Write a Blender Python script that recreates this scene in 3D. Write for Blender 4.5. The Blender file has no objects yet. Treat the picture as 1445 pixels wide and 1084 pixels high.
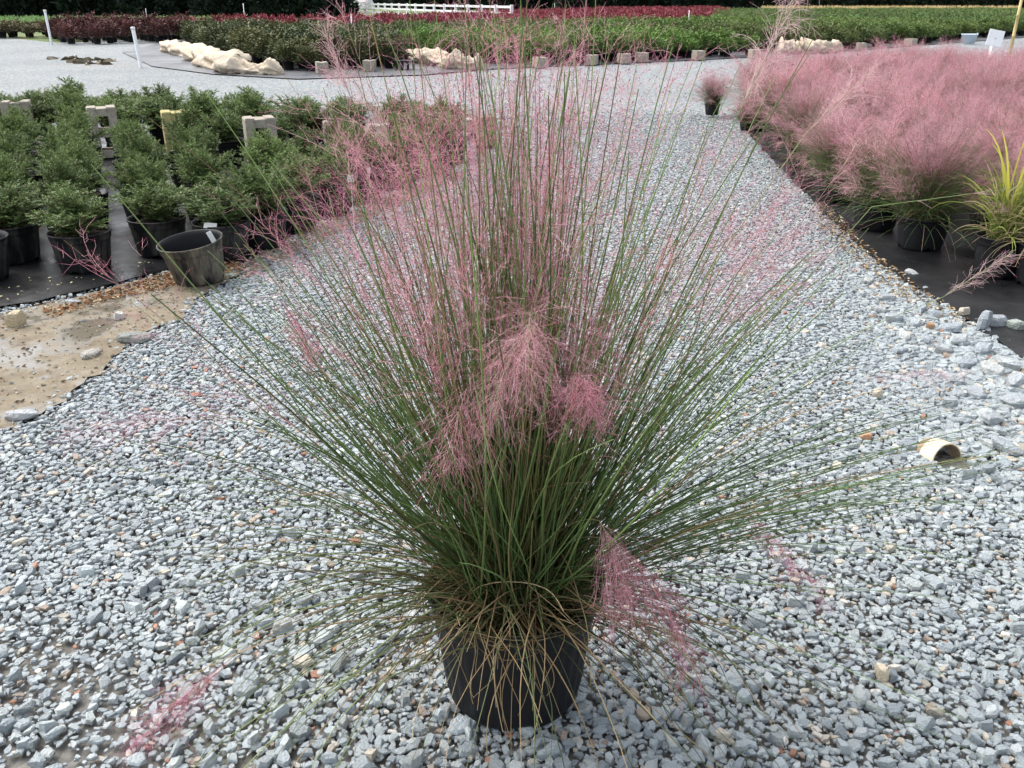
import bpy, bmesh, math, random
import numpy as np
from mathutils import Vector, Matrix, Euler
R = math.radians
random.seed(7); rng = np.random.default_rng(11)
scn = bpy.context.scene
COL = scn.collection

# ------------------------------------------------------------------ camera, world, sun, exposure
H = 1.45; PITCH = R(23.44); F = 1250.0
cam_d = bpy.data.cameras.new('camera'); cam = bpy.data.objects.new('camera', cam_d); COL.objects.link(cam)
cam.location = (0, 0, H); cam.rotation_euler = (R(90) - PITCH, 0, 0)
cam_d.sensor_width = 36; cam_d.lens = 36 * F / 1445; cam_d.clip_start = 0.02; cam_d.clip_end = 2000
scn.camera = cam
SUN_EL, SUN_AZ = R(56), R(-60)          # azimuth measured from +Y towards +X
w = bpy.data.worlds.new('World'); scn.world = w; w.use_nodes = True
nt = w.node_tree; bg = nt.nodes['Background']
sky = nt.nodes.new('ShaderNodeTexSky'); sky.sky_type = 'NISHITA'; sky.sun_disc = False
sky.sun_elevation = SUN_EL; sky.sun_rotation = SUN_AZ; sky.dust_density = 4; sky.air_density = 1.0
hs = nt.nodes.new('ShaderNodeHueSaturation'); hs.inputs['Saturation'].default_value = 0.38
nt.links.new(sky.outputs[0], hs.inputs['Color']); nt.links.new(hs.outputs[0], bg.inputs['Color'])
bg.inputs['Strength'].default_value = 0.15
sl = bpy.data.lights.new('sun', 'SUN'); sun = bpy.data.objects.new('sun', sl); COL.objects.link(sun)
sl.energy = 0.55; sl.angle = R(60); sl.color = (1.0, 0.965, 0.91)
sd = Vector((math.sin(SUN_AZ) * math.cos(SUN_EL), math.cos(SUN_AZ) * math.cos(SUN_EL), math.sin(SUN_EL)))
sun.rotation_euler = sd.to_track_quat('Z', 'Y').to_euler(); sun.location = (0, 0, 20)
vs = scn.view_settings; vs.view_transform = 'Standard'; vs.look = 'None'; vs.gamma = 1.0
vs.exposure = 1.38; vs.use_curve_mapping = False
scn.render.engine = 'CYCLES'
scn.cycles.use_denoising = True
scn.cycles.max_bounces = 5; scn.cycles.diffuse_bounces = 3; scn.cycles.glossy_bounces = 2
scn.cycles.transmission_bounces = 4; scn.cycles.transparent_max_bounces = 6

# ------------------------------------------------------------------ survey: photograph pixel -> point in the place
cp, sp_ = math.cos(PITCH), math.sin(PITCH)
def ray(px, py):
    a, b = (px - 722.5) / F, (py - 542) / F
    return Vector((a, cp - b * sp_, -sp_ - b * cp))
def G(px, py, z=0.0):
    d = ray(px, py); t = (z - H) / d.z
    return Vector((d.x * t, d.y * t, z))
def Q(px, py, Y):
    d = ray(px, py); t = Y / d.y
    return Vector((d.x * t, Y, H + d.z * t))
def to_px(p):
    p = np.asarray(p, float); x, y, z = p[..., 0], p[..., 1], p[..., 2] - H
    dep = y * cp - z * sp_; up = y * sp_ + z * cp
    return 722.5 + F * x / dep, 542 - F * up / dep, dep

# ------------------------------------------------------------------ materials
def lin(c):
    return tuple(((v / 255 + 0.055) / 1.055) ** 2.4 if v / 255 > 0.04045 else v / 255 / 12.92 for v in c)
def newmat(name):
    m = bpy.data.materials.new(name); m.use_nodes = True
    return m, m.node_tree, m.node_tree.nodes['Principled BSDF']
def N(t, typ, **kw):
    n = t.nodes.new(typ)
    for k, v in kw.items():
        if k in n.inputs: n.inputs[k].default_value = v
        else: setattr(n, k, v)
    return n
def coords(t, kind='Object'):
    return N(t, 'ShaderNodeTexCoord').outputs[kind]
def noise(t, vec, scale, detail=4, rough=0.6):
    n = N(t, 'ShaderNodeTexNoise', Scale=scale, Detail=detail, Roughness=rough); t.links.new(vec, n.inputs['Vector']); return n.outputs['Fac']
def ramp(t, fac, stops):
    n = N(t, 'ShaderNodeValToRGB'); cr = n.color_ramp
    while len(cr.elements) < len(stops): cr.elements.new(0.5)
    for e, (p, c) in zip(cr.elements, stops):
        e.position = p; e.color = (c[0], c[1], c[2], 1) if not isinstance(c, (int, float)) else (c, c, c, 1)
    t.links.new(fac, n.inputs['Fac']); return n.outputs['Color']
def mix(t, fac, a, b, mode='MIX'):
    n = N(t, 'ShaderNodeMix', data_type='RGBA', blend_type=mode)
    for s, v in ((0, fac), (6, a), (7, b)):
        if hasattr(v, 'links'): t.links.new(v, n.inputs[s])
        else: n.inputs[s].default_value = v if s == 0 else (v[0], v[1], v[2], 1)
    return n.outputs[2]
def bump(t, b, h, strength, dist):
    n = N(t, 'ShaderNodeBump', Strength=strength, Distance=dist); t.links.new(h, n.inputs['Height'])
    t.links.new(n.outputs[0], b.inputs['Normal']); return n
def noisy(name, c1, c2, scale=20, rough=(0.6, 0.85), bstr=0.2, bdist=0.005, spec=0.4):
    m, t, b = newmat(name); v = coords(t); f = noise(t, v, scale)
    t.links.new(ramp(t, f, [(0.3, c1), (0.7, c2)]), b.inputs['Base Color'])
    t.links.new(ramp(t, f, [(0.3, rough[0]), (0.7, rough[1])]), b.inputs['Roughness'])
    b.inputs['Specular IOR Level'].default_value = spec
    if bstr: bump(t, b, noise(t, v, scale * 3), bstr, bdist)
    return m
def leafmat(name, rough=0.55, trans=0.25, vary=0.25, spec=0.3, attr='Col'):
    """colour from the mesh's own colour attribute, a little different on every plant, some light passing through"""
    m, t, b = newmat(name)
    a = N(t, 'ShaderNodeAttribute', attribute_name=attr)
    oi = N(t, 'ShaderNodeObjectInfo')
    h = N(t, 'ShaderNodeHueSaturation')
    mr = N(t, 'ShaderNodeMapRange'); mr.inputs['To Min'].default_value = 1 - vary; mr.inputs['To Max'].default_value = 1 + vary
    t.links.new(oi.outputs['Random'], mr.inputs['Value']); t.links.new(mr.outputs[0], h.inputs['Value'])
    t.links.new(a.outputs['Color'], h.inputs['Color'])
    t.links.new(h.outputs[0], b.inputs['Base Color'])
    b.inputs['Roughness'].default_value = rough; b.inputs['Specular IOR Level'].default_value = spec
    tr = N(t, 'ShaderNodeBsdfTranslucent'); t.links.new(h.outputs[0], tr.inputs['Color'])
    ms = N(t, 'ShaderNodeMixShader'); ms.inputs[0].default_value = trans
    t.links.new(b.outputs[0], ms.inputs[1]); t.links.new(tr.outputs[0], ms.inputs[2])
    t.links.new(ms.outputs[0], t.nodes['Material Output'].inputs['Surface'])
    return m
def tintleaf(name):
    """far shrubs scattered as stuff: mesh colour times the plant's own tint"""
    m, t, b = newmat(name)
    a = N(t, 'ShaderNodeAttribute', attribute_name='Col'); i = N(t, 'ShaderNodeAttribute', attribute_name='tint', attribute_type='INSTANCER')
    t.links.new(mix(t, 1.0, a.outputs['Color'], i.outputs['Color'], 'MULTIPLY'), b.inputs['Base Color'])
    b.inputs['Roughness'].default_value = 0.6; b.inputs['Specular IOR Level'].default_value = 0.25
    return m
def objleaf(name):
    m, t, b = newmat(name)
    a = N(t, 'ShaderNodeAttribute', attribute_name='Col'); i = N(t, 'ShaderNodeObjectInfo')
    t.links.new(mix(t, 1.0, a.outputs['Color'], i.outputs['Color'], 'MULTIPLY'), b.inputs['Base Color'])
    b.inputs['Roughness'].default_value = 0.6; b.inputs['Specular IOR Level'].default_value = 0.25
    return m
def stonemat(name, src):
    m, t, b = newmat(name); v = coords(t)
    if src == 'inst': c = N(t, 'ShaderNodeAttribute', attribute_name='tint', attribute_type='INSTANCER').outputs['Color']
    else: c = N(t, 'ShaderNodeObjectInfo').outputs['Color']
    f = noise(t, v, 2.2, 5, 0.65)
    c2 = mix(t, 1.0, c, ramp(t, f, [(0.3, 0.82), (0.7, 1.15)]), 'MULTIPLY')
    t.links.new(c2, b.inputs['Base Color'])
    t.links.new(ramp(t, f, [(0.3, 0.42), (0.7, 0.75)]), b.inputs['Roughness'])
    b.inputs['Specular IOR Level'].default_value = 0.45
    bump(t, b, noise(t, v, 7, 3), 0.35, 0.15)
    return m

def M_pot(name, dirt, dirtcol=(0.33, 0.27, 0.19)):
    m, t, b = newmat(name); v = coords(t)
    mp = N(t, 'ShaderNodeMapping'); mp.inputs['Scale'].default_value = (9, 9, 2.2); t.links.new(v, mp.inputs['Vector'])
    f = noise(t, mp.outputs[0], 1.6, 6, 0.65)
    oi = N(t, 'ShaderNodeObjectInfo')
    g = noise(t, v, 60, 3)
    d = ramp(t, f, [(0.62 - dirt * 0.35, 0.0), (0.95 - dirt * 0.25, min(1.0, dirt * 1.5))])
    t.links.new(mix(t, d, (0.008, 0.0085, 0.010), dirtcol), b.inputs['Base Color'])
    t.links.new(ramp(t, f, [(0.3, 0.42), (0.75, 0.65)]), b.inputs['Roughness'])
    b.inputs['Specular IOR Level'].default_value = 0.28
    bump(t, b, g, 0.08, 0.002)
    return m

mat = {}
mat['pot'] = M_pot('black_plastic', 0.04)
mat['pot_dusty'] = M_pot('dusty_black_plastic', 0.42, (0.20, 0.19, 0.17))
mat['pot_muddy'] = M_pot('muddy_black_plastic', 0.62, (0.27, 0.23, 0.17))
mat['soil'] = noisy('potting_soil', (0.018, 0.012, 0.008), (0.07, 0.045, 0.028), 60, (0.85, 0.95), 0.9, 0.02, 0.2)
mat['leaf'] = leafmat('grass_leaf', 0.5, 0.3, 0.0, 0.35)
mat['plume'] = leafmat('pink_plume', 0.6, 0.45, 0.0, 0.15)
mat['mist'] = leafmat('pink_mist', 0.65, 0.4, 0.12, 0.1)
mat['yew'] = leafmat('yew_needles', 0.5, 0.12, 0.22, 0.35)
mat['bark'] = noisy('bark', (0.05, 0.032, 0.02), (0.12, 0.08, 0.05), 30, bstr=0.6)
mat['concrete'] = noisy('weathered_concrete', (0.25, 0.225, 0.18), (0.39, 0.355, 0.295), 22, (0.8, 0.95), 0.7, 0.006, 0.2)
mat['concrete_yellow'] = noisy('yellowed_concrete', (0.30, 0.265, 0.10), (0.42, 0.375, 0.19), 22, (0.8, 0.95), 0.7, 0.006, 0.2)
mat['concrete_brown'] = noisy('brown_concrete', (0.20, 0.14, 0.095), (0.40, 0.33, 0.25), 22, (0.8, 0.95), 0.7, 0.006, 0.2)
mat['white_plastic'] = noisy('white_pvc', (0.72, 0.74, 0.76), (0.82, 0.83, 0.84), 9, (0.4, 0.55), 0.1, 0.001)
mat['tag'] = noisy('plant_tag', (0.70, 0.71, 0.68), (0.80, 0.80, 0.77), 30, (0.45, 0.6), 0.0)
mat['cream_pipe'] = noisy('cream_pipe', (0.55, 0.45, 0.30), (0.74, 0.66, 0.50), 26, (0.45, 0.65), 0.25, 0.002)
mat['pipe_in'] = noisy('pipe_inside', (0.22, 0.16, 0.10), (0.38, 0.29, 0.19), 26, (0.7, 0.85), 0.25, 0.002)
mat['cloth'] = noisy('frost_cloth', (0.50, 0.41, 0.30), (0.64, 0.56, 0.45), 3, (0.85, 0.95), 0.9, 0.06, 0.1)
mat['cane'] = noisy('bamboo', (0.42, 0.30, 0.12), (0.58, 0.46, 0.22), 12, (0.5, 0.7), 0.1, 0.001)
mat['bucket'] = noisy('pale_blue_plastic', (0.55, 0.66, 0.78), (0.66, 0.75, 0.84), 10, (0.4, 0.5), 0.0)
mat['fence'] = noisy('white_paint', (0.72, 0.73, 0.74), (0.80, 0.80, 0.80), 2, (0.5, 0.6), 0.0)
mat['car_paint'] = noisy('white_car_paint', (0.66, 0.68, 0.70), (0.72, 0.73, 0.74), 2, (0.2, 0.25), 0.0, spec=0.6)
mat['glass_dark'] = noisy('windscreen', (0.015, 0.018, 0.02), (0.03, 0.034, 0.038), 2, (0.06, 0.1), 0.0, spec=0.8)
mat['rubber'] = noisy('rubber', (0.012, 0.012, 0.012), (0.03, 0.03, 0.03), 12, (0.7, 0.85), 0.0)
mat['steel'] = noisy('wheel_steel', (0.35, 0.36, 0.37), (0.5, 0.5, 0.5), 6, (0.3, 0.4), 0.0, spec=0.7)
mat['lamp_glass'] = noisy('headlamp', (0.6, 0.62, 0.64), (0.75, 0.76, 0.78), 6, (0.1, 0.15), 0.0, spec=0.8)
mat['tree'] = leafmat('evergreen', 0.7, 0.05, 0.2, 0.2)
mat['far_inst'] = tintleaf('far_shrub_leaves'); mat['far_obj'] = objleaf('far_shrub_leaves_single')
mat['stone_inst'] = stonemat('gravel_stone', 'inst'); mat['stone_obj'] = stonemat('single_stone', 'obj')
mat['litter'] = leafmat('litter', 0.9, 0.0, 0.0, 0.1)

# --- ground sheets
def m_gravel():
    m, t, b = newmat('gravel_bed'); v = coords(t)
    vo = N(t, 'ShaderNodeTexVoronoi', Scale=34.0, Randomness=1.0); t.links.new(v, vo.inputs['Vector'])
    sx = N(t, 'ShaderNodeSeparateColor'); t.links.new(vo.outputs['Color'], sx.inputs[0])
    stone = ramp(t, sx.outputs[0], [(0.0, (0.12, 0.14, 0.155)), (0.35, (0.20, 0.23, 0.245)), (0.75, (0.27, 0.295, 0.31)), (0.93, (0.36, 0.33, 0.27)), (1.0, (0.44, 0.41, 0.35))])
    patch = ramp(t, noise(t, v, 0.35, 5), [(0.42, 1.0), (0.72, 0.82)])
    stone = mix(t, 1.0, stone, patch, 'MULTIPLY')
    dn = noise(t, v, 3.0, 6)
    dirt = ramp(t, dn, [(0.3, (0.13, 0.13, 0.125)), (0.7, (0.24, 0.22, 0.185))])
    xyz = N(t, 'ShaderNodeSeparateXYZ'); t.links.new(v, xyz.inputs[0])
    far = N(t, 'ShaderNodeMapRange'); far.inputs['From Min'].default_value = 6.0; far.inputs['From Max'].default_value = 10.0
    t.links.new(xyz.outputs['Y'], far.inputs['Value'])
    col = mix(t, far.outputs[0], dirt, stone)
    # tracks of fine tan dust on the far road
    tr = ramp(t, noise(t, v, 0.16, 4), [(0.58, 0.0), (0.75, 0.55)])
    col = mix(t, tr, col, (0.27, 0.245, 0.20))
    t.links.new(col, b.inputs['Base Color']); b.inputs['Roughness'].default_value = 0.8
    b.inputs['Specular IOR Level'].default_value = 0.3
    bump(t, b, vo.outputs['Distance'], 0.8, 0.02).invert = True
    return m
mat['gravel_bed'] = m_gravel()
def m_fabric(name, scale=1.0, base=0.006, rmin=0.16, dusty=0.035):
    m, t, b = newmat(name); v = coords(t); f = noise(t, v, 1.1 * scale, 6, 0.65); d = noise(t, v, 5 * scale, 6, 0.7)
    c = ramp(t, d, [(0.35, (base, base * 1.02, base * 1.1)), (0.75, (dusty * .52, dusty * .54, dusty * .58))])
    t.links.new(c, b.inputs['Base Color'])
    t.links.new(ramp(t, f, [(0.35, rmin), (0.65, 0.65)]), b.inputs['Roughness'])
    b.inputs['Specular IOR Level'].default_value = 0.36
    bump(t, b, noise(t, v, 3.0, 4), 0.35, 0.03)
    return m
mat['fabric'] = m_fabric('ground_cloth_black'); mat['fabric_dusty'] = m_fabric('ground_cloth_dusty', 0.6, 0.05, 0.3, 0.24)
def m_soilpatch():
    m, t, b = newmat('bare_wet_soil'); v = coords(t)
    f = noise(t, v, 2.6, 6, 0.6); g = noise(t, v, 7, 9, 0.72)
    c = ramp(t, g, [(0.25, (0.085, 0.062, 0.042)), (0.45, (0.17, 0.138, 0.092)), (0.6, (0.22, 0.185, 0.13)), (0.78, (0.30, 0.265, 0.20))])
    wet = ramp(t, f, [(0.5, 0.0), (0.56, 1.0)])
    c = mix(t, wet, c, (0.145, 0.128, 0.098))
    t.links.new(c, b.inputs['Base Color'])
    t.links.new(ramp(t, f, [(0.48, 0.9), (0.58, 0.10)]), b.inputs['Roughness'])
    b.inputs['Specular IOR Level'].default_value = 0.4
    wi = N(t, 'ShaderNodeInvert'); t.links.new(wet, wi.inputs['Color'])
    bm = bump(t, b, g, 0.6, 0.012); t.links.new(wi.outputs[0], bm.inputs['Strength'])
    return m
mat['bare_soil'] = m_soilpatch()
def m_ground():
    m, t, b = newmat('field_ground'); v = coords(t); f = noise(t, v, 0.25, 7, 0.65)
    t.links.new(ramp(t, f, [(0.3, (0.07, 0.12, 0.03)), (0.55, (0.12, 0.16, 0.05)), (0.8, (0.22, 0.19, 0.10))]), b.inputs['Base Color'])
    b.inputs['Roughness'].default_value = 0.95; bump(t, b, noise(t, v, 8, 4), 0.6, 0.1); return m
mat['field'] = m_ground()
mat['dry_field'] = noisy('dry_grass', (0.38, 0.29, 0.14), (0.52, 0.43, 0.24), 0.8, (0.9, 0.95), 0.6, 0.2, 0.1)
mat['mud'] = noisy('dark_mud', (0.07, 0.06, 0.04), (0.2, 0.18, 0.14), 3, (0.7, 0.9), 0.5, 0.02)

# ------------------------------------------------------------------ mesh helpers
def npmesh(name, V, faces, mats, cols=None, midx=None, smooth=True):
    """V (n,3); faces: list of integer arrays (m,k); cols (n,3)"""
    me = bpy.data.meshes.new(name); V = np.asarray(V, np.float32)
    faces = [np.asarray(f, np.int32) for f in faces if len(f)]
    nl = sum(f.size for f in faces); npol = sum(len(f) for f in faces)
    me.vertices.add(len(V)); me.vertices.foreach_set('co', V.ravel())
    me.loops.add(nl); me.loops.foreach_set('vertex_index', np.concatenate([f.ravel() for f in faces]))
    tot = np.concatenate([np.full(len(f), f.shape[1], np.int32) for f in faces])
    start = np.concatenate([[0], np.cumsum(tot)[:-1]]).astype(np.int32)
    me.polygons.add(npol); me.polygons.foreach_set('loop_start', start); me.polygons.foreach_set('loop_total', tot)
    if midx is not None: me.polygons.foreach_set('material_index', np.asarray(midx, np.int32))
    me.polygons.foreach_set('use_smooth', np.full(npol, smooth, bool))
    for m in (mats if isinstance(mats, (list, tuple)) else [mats]): me.materials.append(m)
    if cols is not None:
        a = me.color_attributes.new('Col', 'FLOAT_COLOR', 'POINT')
        a.data.foreach_set('color', np.c_[np.asarray(cols, np.float32), np.ones(len(V), np.float32)].ravel())
    me.update(); return me
class MB:
    def __init__(s): s.V = []; s.F = {3: [], 4: []}; s.C = []; s.n = 0
    def add(s, V, F, C=None):
        V = np.asarray(V, float).reshape(-1, 3); F = np.asarray(F, int)
        s.V.append(V); s.F[F.shape[1]].append(F + s.n); s.n += len(V)
        s.C.append(np.zeros((len(V), 3)) if C is None else np.broadcast_to(np.asarray(C, float), (len(V), 3)))
    def mesh(s, name, mats, smooth=True):
        fs = [np.concatenate(s.F[k]) for k in (3, 4) if s.F[k]]
        return npmesh(name, np.concatenate(s.V), fs, mats, np.concatenate(s.C), smooth=smooth)
def strands(mb, P, rad, col, S=3):
    """P (n,K,3) centre lines, rad (n,K), col (n,K,3): thin blades (S=2) or three-sided stems"""
    n, K, _ = P.shape
    T = np.gradient(P, axis=1); T /= np.linalg.norm(T, axis=2, keepdims=True) + 1e-9
    ref = rng.normal(size=(n, 1, 3)); A = np.cross(T, ref); A /= np.linalg.norm(A, axis=2, keepdims=True) + 1e-9
    B = np.cross(T, A); rad = np.broadcast_to(rad, (n, K))[..., None]
    ring = [P + rad * (math.cos(2 * math.pi * s / S) * A + math.sin(2 * math.pi * s / S) * B) for s in range(S)]
    V = np.stack(ring, 2)                                   # n,K,S,3
    idx = np.arange(n * K * S).reshape(n, K, S)
    qs = []
    for s in range(S if S > 2 else 1):
        s2 = (s + 1) % S
        qs.append(np.stack([idx[:, :-1, s], idx[:, :-1, s2], idx[:, 1:, s2], idx[:, 1:, s]], -1).reshape(-1, 4))
    mb.add(V, np.concatenate(qs), np.repeat(np.broadcast_to(col, (n, K, 3)).reshape(-1, 3), S, axis=0))
def arcs(base, th0, phi, L, bend, K, pw=1.4, zmin=None):
    """lines that leave at polar angle th0 and lean over by bend"""
    n = len(th0); t = np.linspace(0, 1, K); th = th0[:, None] + bend[:, None] * t[None] ** pw
    st = (L / (K - 1))[:, None]
    d = np.stack([np.sin(th) * np.cos(phi)[:, None], np.sin(th) * np.sin(phi)[:, None], np.cos(th)], -1) * st[..., None]
    P = np.concatenate([np.zeros((n, 1, 3)), np.cumsum(d[:, :-1], 1)], 1) + base[:, None, :]
    if zmin is not None: P[..., 2] = np.maximum(P[..., 2], zmin + 0.004 * rng.random(P.shape[:2]))
    return P
def obj(name, me, parent=None, loc=None, rot=None, scale=None):
    o = bpy.data.objects.new(name, me); COL.objects.link(o)
    if parent: o.parent = parent
    if loc is not None: o.location = loc
    if rot is not None: o.rotation_euler = rot
    if scale is not None: o.scale = scale if hasattr(scale, '__len__') else (scale,) * 3
    return o
def tag(o, label=None, cat=None, group=None, kind=None):
    if label: o['label'] = label
    if cat: o['category'] = cat
    if group: o['group'] = group
    if kind: o['kind'] = kind
    return o
def copy_tree(o, parent=None):
    c = o.copy(); COL.objects.link(c); c.parent = parent
    for ch in list(o.children): copy_tree(ch, c)
    return c
def sheet(name, pts, z, m, sub=None, wob=0.0):
    """a filled ground polygon; sub = grid spacing for gentle waves"""
    bm = bmesh.new(); vs_ = [bm.verts.new((p[0], p[1], z)) for p in pts]; f = bm.faces.new(vs_)
    if f.normal.z < 0 or f.calc_area() and (bm.normal_update() or f.normal.z < 0): f.normal_flip()
    if sub:
        bmesh.ops.triangulate(bm, faces=bm.faces[:])
        for _ in range(sub): bmesh.ops.subdivide_edges(bm, edges=bm.edges[:], cuts=1, use_grid_fill=True)
        for v in bm.verts:
            x, y = v.co.x, v.co.y
            v.co.z += wob * (math.sin(x * 5.1 + y * 2.3) * math.sin(y * 3.7 - x * 1.9) * .6 + .4 * math.sin(x * 13 + y * 9)) * .5 + wob * .5
    me = bpy.data.meshes.new(name); bm.to_mesh(me); bm.free(); me.materials.append(m)
    for p in me.polygons: p.use_smooth = True
    o = obj(name, me); o['kind'] = 'structure'; return o
def inpoly(P, poly):
    P = np.asarray(P); x, y = P[:, 0], P[:, 1]; r = np.zeros(len(P), bool); n = len(poly)
    for i in range(n):
        x1, y1 = poly[i][0], poly[i][1]; x2, y2 = poly[(i + 1) % n][0], poly[(i + 1) % n][1]
        c = ((y1 > y) != (y2 > y)) & (x < (x2 - x1) * (y - y1) / (y2 - y1 + 1e-12) + x1); r ^= c
    return r
def jgrid(poly, s, jit=0.5):
    a = np.array([(p[0], p[1]) for p in poly]); lo, hi = a.min(0), a.max(0)
    X, Y = np.meshgrid(np.arange(lo[0], hi[0], s), np.arange(lo[1], hi[1], s))
    P = np.c_[X.ravel(), Y.ravel()] + rng.uniform(-jit, jit, (X.size, 2)) * s
    return P[inpoly(P, poly)]
def bevelbox(name, size, m, bev=0.01, seg=2):
    bm = bmesh.new(); bmesh.ops.create_cube(bm, size=1); bmesh.ops.scale(bm, vec=size, verts=bm.verts)
    if bev: bmesh.ops.bevel(bm, geom=bm.edges[:], offset=bev, segments=seg, affect='EDGES', profile=0.6)
    me = bpy.data.meshes.new(name); bm.to_mesh(me); bm.free(); me.materials.append(m); return me
def lathe(name, prof, m, seg=40, rib=0.0, nrib=24, ribz=(0, 0), notch=0, smooth=True):
    V, Fq = [], []
    for j, (r, z) in enumerate(prof):
        for i in range(seg):
            a = 2 * math.pi * i / seg; rr = r; zz = z
            if rib and ribz[0] < z < ribz[1]: rr += rib * math.cos(nrib * a)
            if notch and j < 2 and (i % (seg // notch)) < max(2, seg // (notch * 5)): zz = max(z, 0.013)
            V.append((rr * math.cos(a), rr * math.sin(a), zz))
    for j in range(len(prof) - 1):
        for i in range(seg):
            i2 = (i + 1) % seg; Fq.append((j * seg + i, j * seg + i2, (j + 1) * seg + i2, (j + 1) * seg + i))
    return npmesh(name, V, [Fq], m, smooth=smooth)
def pot_mesh(name, rb, rt, h, m, seg=96, rib=0.0016, side=None):
    """nursery container: ribbed tapering wall, shoulder band, rolled lip, inner wall and floor, drain notches"""
    rw = lambda z: rb + (rt - rb) * z / h
    zs = [0.0, 0.006, 0.02, 0.03, 0.042, h * .3, h * .5, h * .66, h * .74]
    prof = [(rw(0) * .97, 0.0), (rw(0), 0.008), (rw(.022), 0.022)] + [(rw(z), z) for z in zs[3:]]
    zb = h * .80
    prof += [(rw(zb), zb - .004), (rw(zb) + .004, zb), (rw(zb) + .005, zb + .006), (rw(h * .93) + .004, h * .93),
             (rw(h) + .007, h * .955), (rw(h) + .0095, h * .975), (rw(h) + .009, h * .995), (rw(h) + .005, h), (rw(h) - .001, h * .99),
             (rw(h * .9) - .004, h * .9), (rw(h * .5) - .004, h * .5), (rw(.02) - .004, .02), (0.0, .02)]
    if side == 'out': prof = prof[:-5]
    if side == 'in': prof = prof[-6:]
    return lathe(name, prof, m, seg, rib, seg // 4, (0.025, h * .76), notch=4)
def disc_soil(name, r, z, m):
    V = [(0, 0, z + .012)]; F_ = []; n = 28; rings = 5
    for j in range(1, rings + 1):
        for i in range(n):
            a = 2 * math.pi * i / n; rr = r * j / rings
            V.append((rr * math.cos(a), rr * math.sin(a), z + .012 * (1 - j / rings) + random.uniform(-.006, .006)))
    T3 = [(0, 1 + i, 1 + (i + 1) % n) for i in range(n)]; Q4 = []
    for j in range(rings - 1):
        for i in range(n): Q4.append((1 + j * n + i, 1 + j * n + (i + 1) % n, 1 + (j + 1) * n + (i + 1) % n, 1 + (j + 1) * n + i))
    Q4 = [(a, d, c, b) for a, b, c, d in Q4]
    return npmesh(name, V, [T3, Q4], m)
SRC = {}
def scatter(name, variants, P, rot, scl, vi, tint, label=None):
    """one countless mass: points carrying their own turn, size and colour, a source mesh set on each"""
    me = bpy.data.meshes.new(name); n = len(P); me.vertices.add(n); me.vertices.foreach_set('co', np.asarray(P, np.float32).ravel())
    def attr(nm, typ, arr, key):
        a = me.attributes.new(nm, typ, 'POINT'); a.data.foreach_set(key, np.asarray(arr).ravel())
    attr('turn', 'FLOAT_VECTOR', np.asarray(rot, np.float32), 'vector'); attr('size', 'FLOAT_VECTOR', np.asarray(scl, np.float32), 'vector')
    attr('pick', 'INT', np.asarray(vi, np.int32), 'value'); attr('tint', 'FLOAT_COLOR', np.c_[tint, np.ones(n)].astype(np.float32), 'color')
    o = obj(name, me); o['kind'] = 'stuff'
    if label: o['label'] = label
    c = bpy.data.collections.new(name + '_sources')
    for i, vm in enumerate(variants): c.objects.link(bpy.data.objects.new('%s_source_%02d' % (name, i), vm))
    g = bpy.data.node_groups.new(name, 'GeometryNodeTree')
    g.interface.new_socket('Geometry', in_out='INPUT', socket_type='NodeSocketGeometry'); g.interface.new_socket('Geometry', in_out='OUTPUT', socket_type='NodeSocketGeometry')
    gi, go = g.nodes.new('NodeGroupInput'), g.nodes.new('NodeGroupOutput')
    ip = g.nodes.new('GeometryNodeInstanceOnPoints'); ci = g.nodes.new('GeometryNodeCollectionInfo')
    ci.inputs['Collection'].default_value = c; ci.inputs['Separate Children'].default_value = True; ci.inputs['Reset Children'].default_value = True
    def na(nm, typ):
        q = g.nodes.new('GeometryNodeInputNamedAttribute'); q.data_type = typ; q.inputs['Name'].default_value = nm; return q.outputs['Attribute']
    g.links.new(gi.outputs[0], ip.inputs['Points']); g.links.new(ci.outputs[0], ip.inputs['Instance']); ip.inputs['Pick Instance'].default_value = True
    g.links.new(na('pick', 'INT'), ip.inputs['Instance Index']); g.links.new(na('size', 'FLOAT_VECTOR'), ip.inputs['Scale'])
    e2r = g.nodes.new('FunctionNodeEulerToRotation'); g.links.new(na('turn', 'FLOAT_VECTOR'), e2r.inputs[0]); g.links.new(e2r.outputs[0], ip.inputs['Rotation'])
    g.links.new(ip.outputs[0], go.inputs[0])
    md = o.modifiers.new('scatter', 'NODES'); md.node_group = g
    return o

# ------------------------------------------------------------------ the setting
def rough(poly, step=.07, amp=.03):
    out = []
    for i in range(len(poly)):
        a, b = poly[i], poly[(i + 1) % len(poly)]; n = max(1, int((b - a).length / step)) if (b - a).length < 6 else 1
        for k in range(n):
            p = a.lerp(b, k / n); out.append(p + Vector((random.gauss(0, amp), random.gauss(0, amp), 0)) * (1 if n > 1 else 0))
    return out
S_ = lambda *pp: [G(*p) for p in pp]
sheet('ground', [(-700, -30), (700, -30), (700, 1500), (-700, 1500)], -0.03, mat['field'])
road_poly = [Vector((-9, -2, 0)), Vector((9, -2, 0)), Vector((9, 12, 0)), Vector((26, 34, 0)), G(1445, 48), G(1100, 74), G(690, 92), G(400, 95), G(262, 52), G(80, 60), G(0, 52), Vector((-34, 33, 0)), Vector((-30, 12, 0)), Vector((-9, 8, 0))]
gravel = sheet('gravel_road', road_poly, -0.012, mat['gravel_bed'])
soil_poly = S_((-160, 520), (-60, 455), (60, 432), (170, 405), (250, 380), (330, 372), (352, 378), (318, 402), (275, 425), (262, 448), (205, 470), (170, 492), (150, 520), (105, 552), (60, 585), (0, 612), (-150, 680))
bare = sheet('bare_soil', rough(soil_poly, .05, .012), 0.004, mat['bare_soil'], 4, 0.008)
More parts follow.
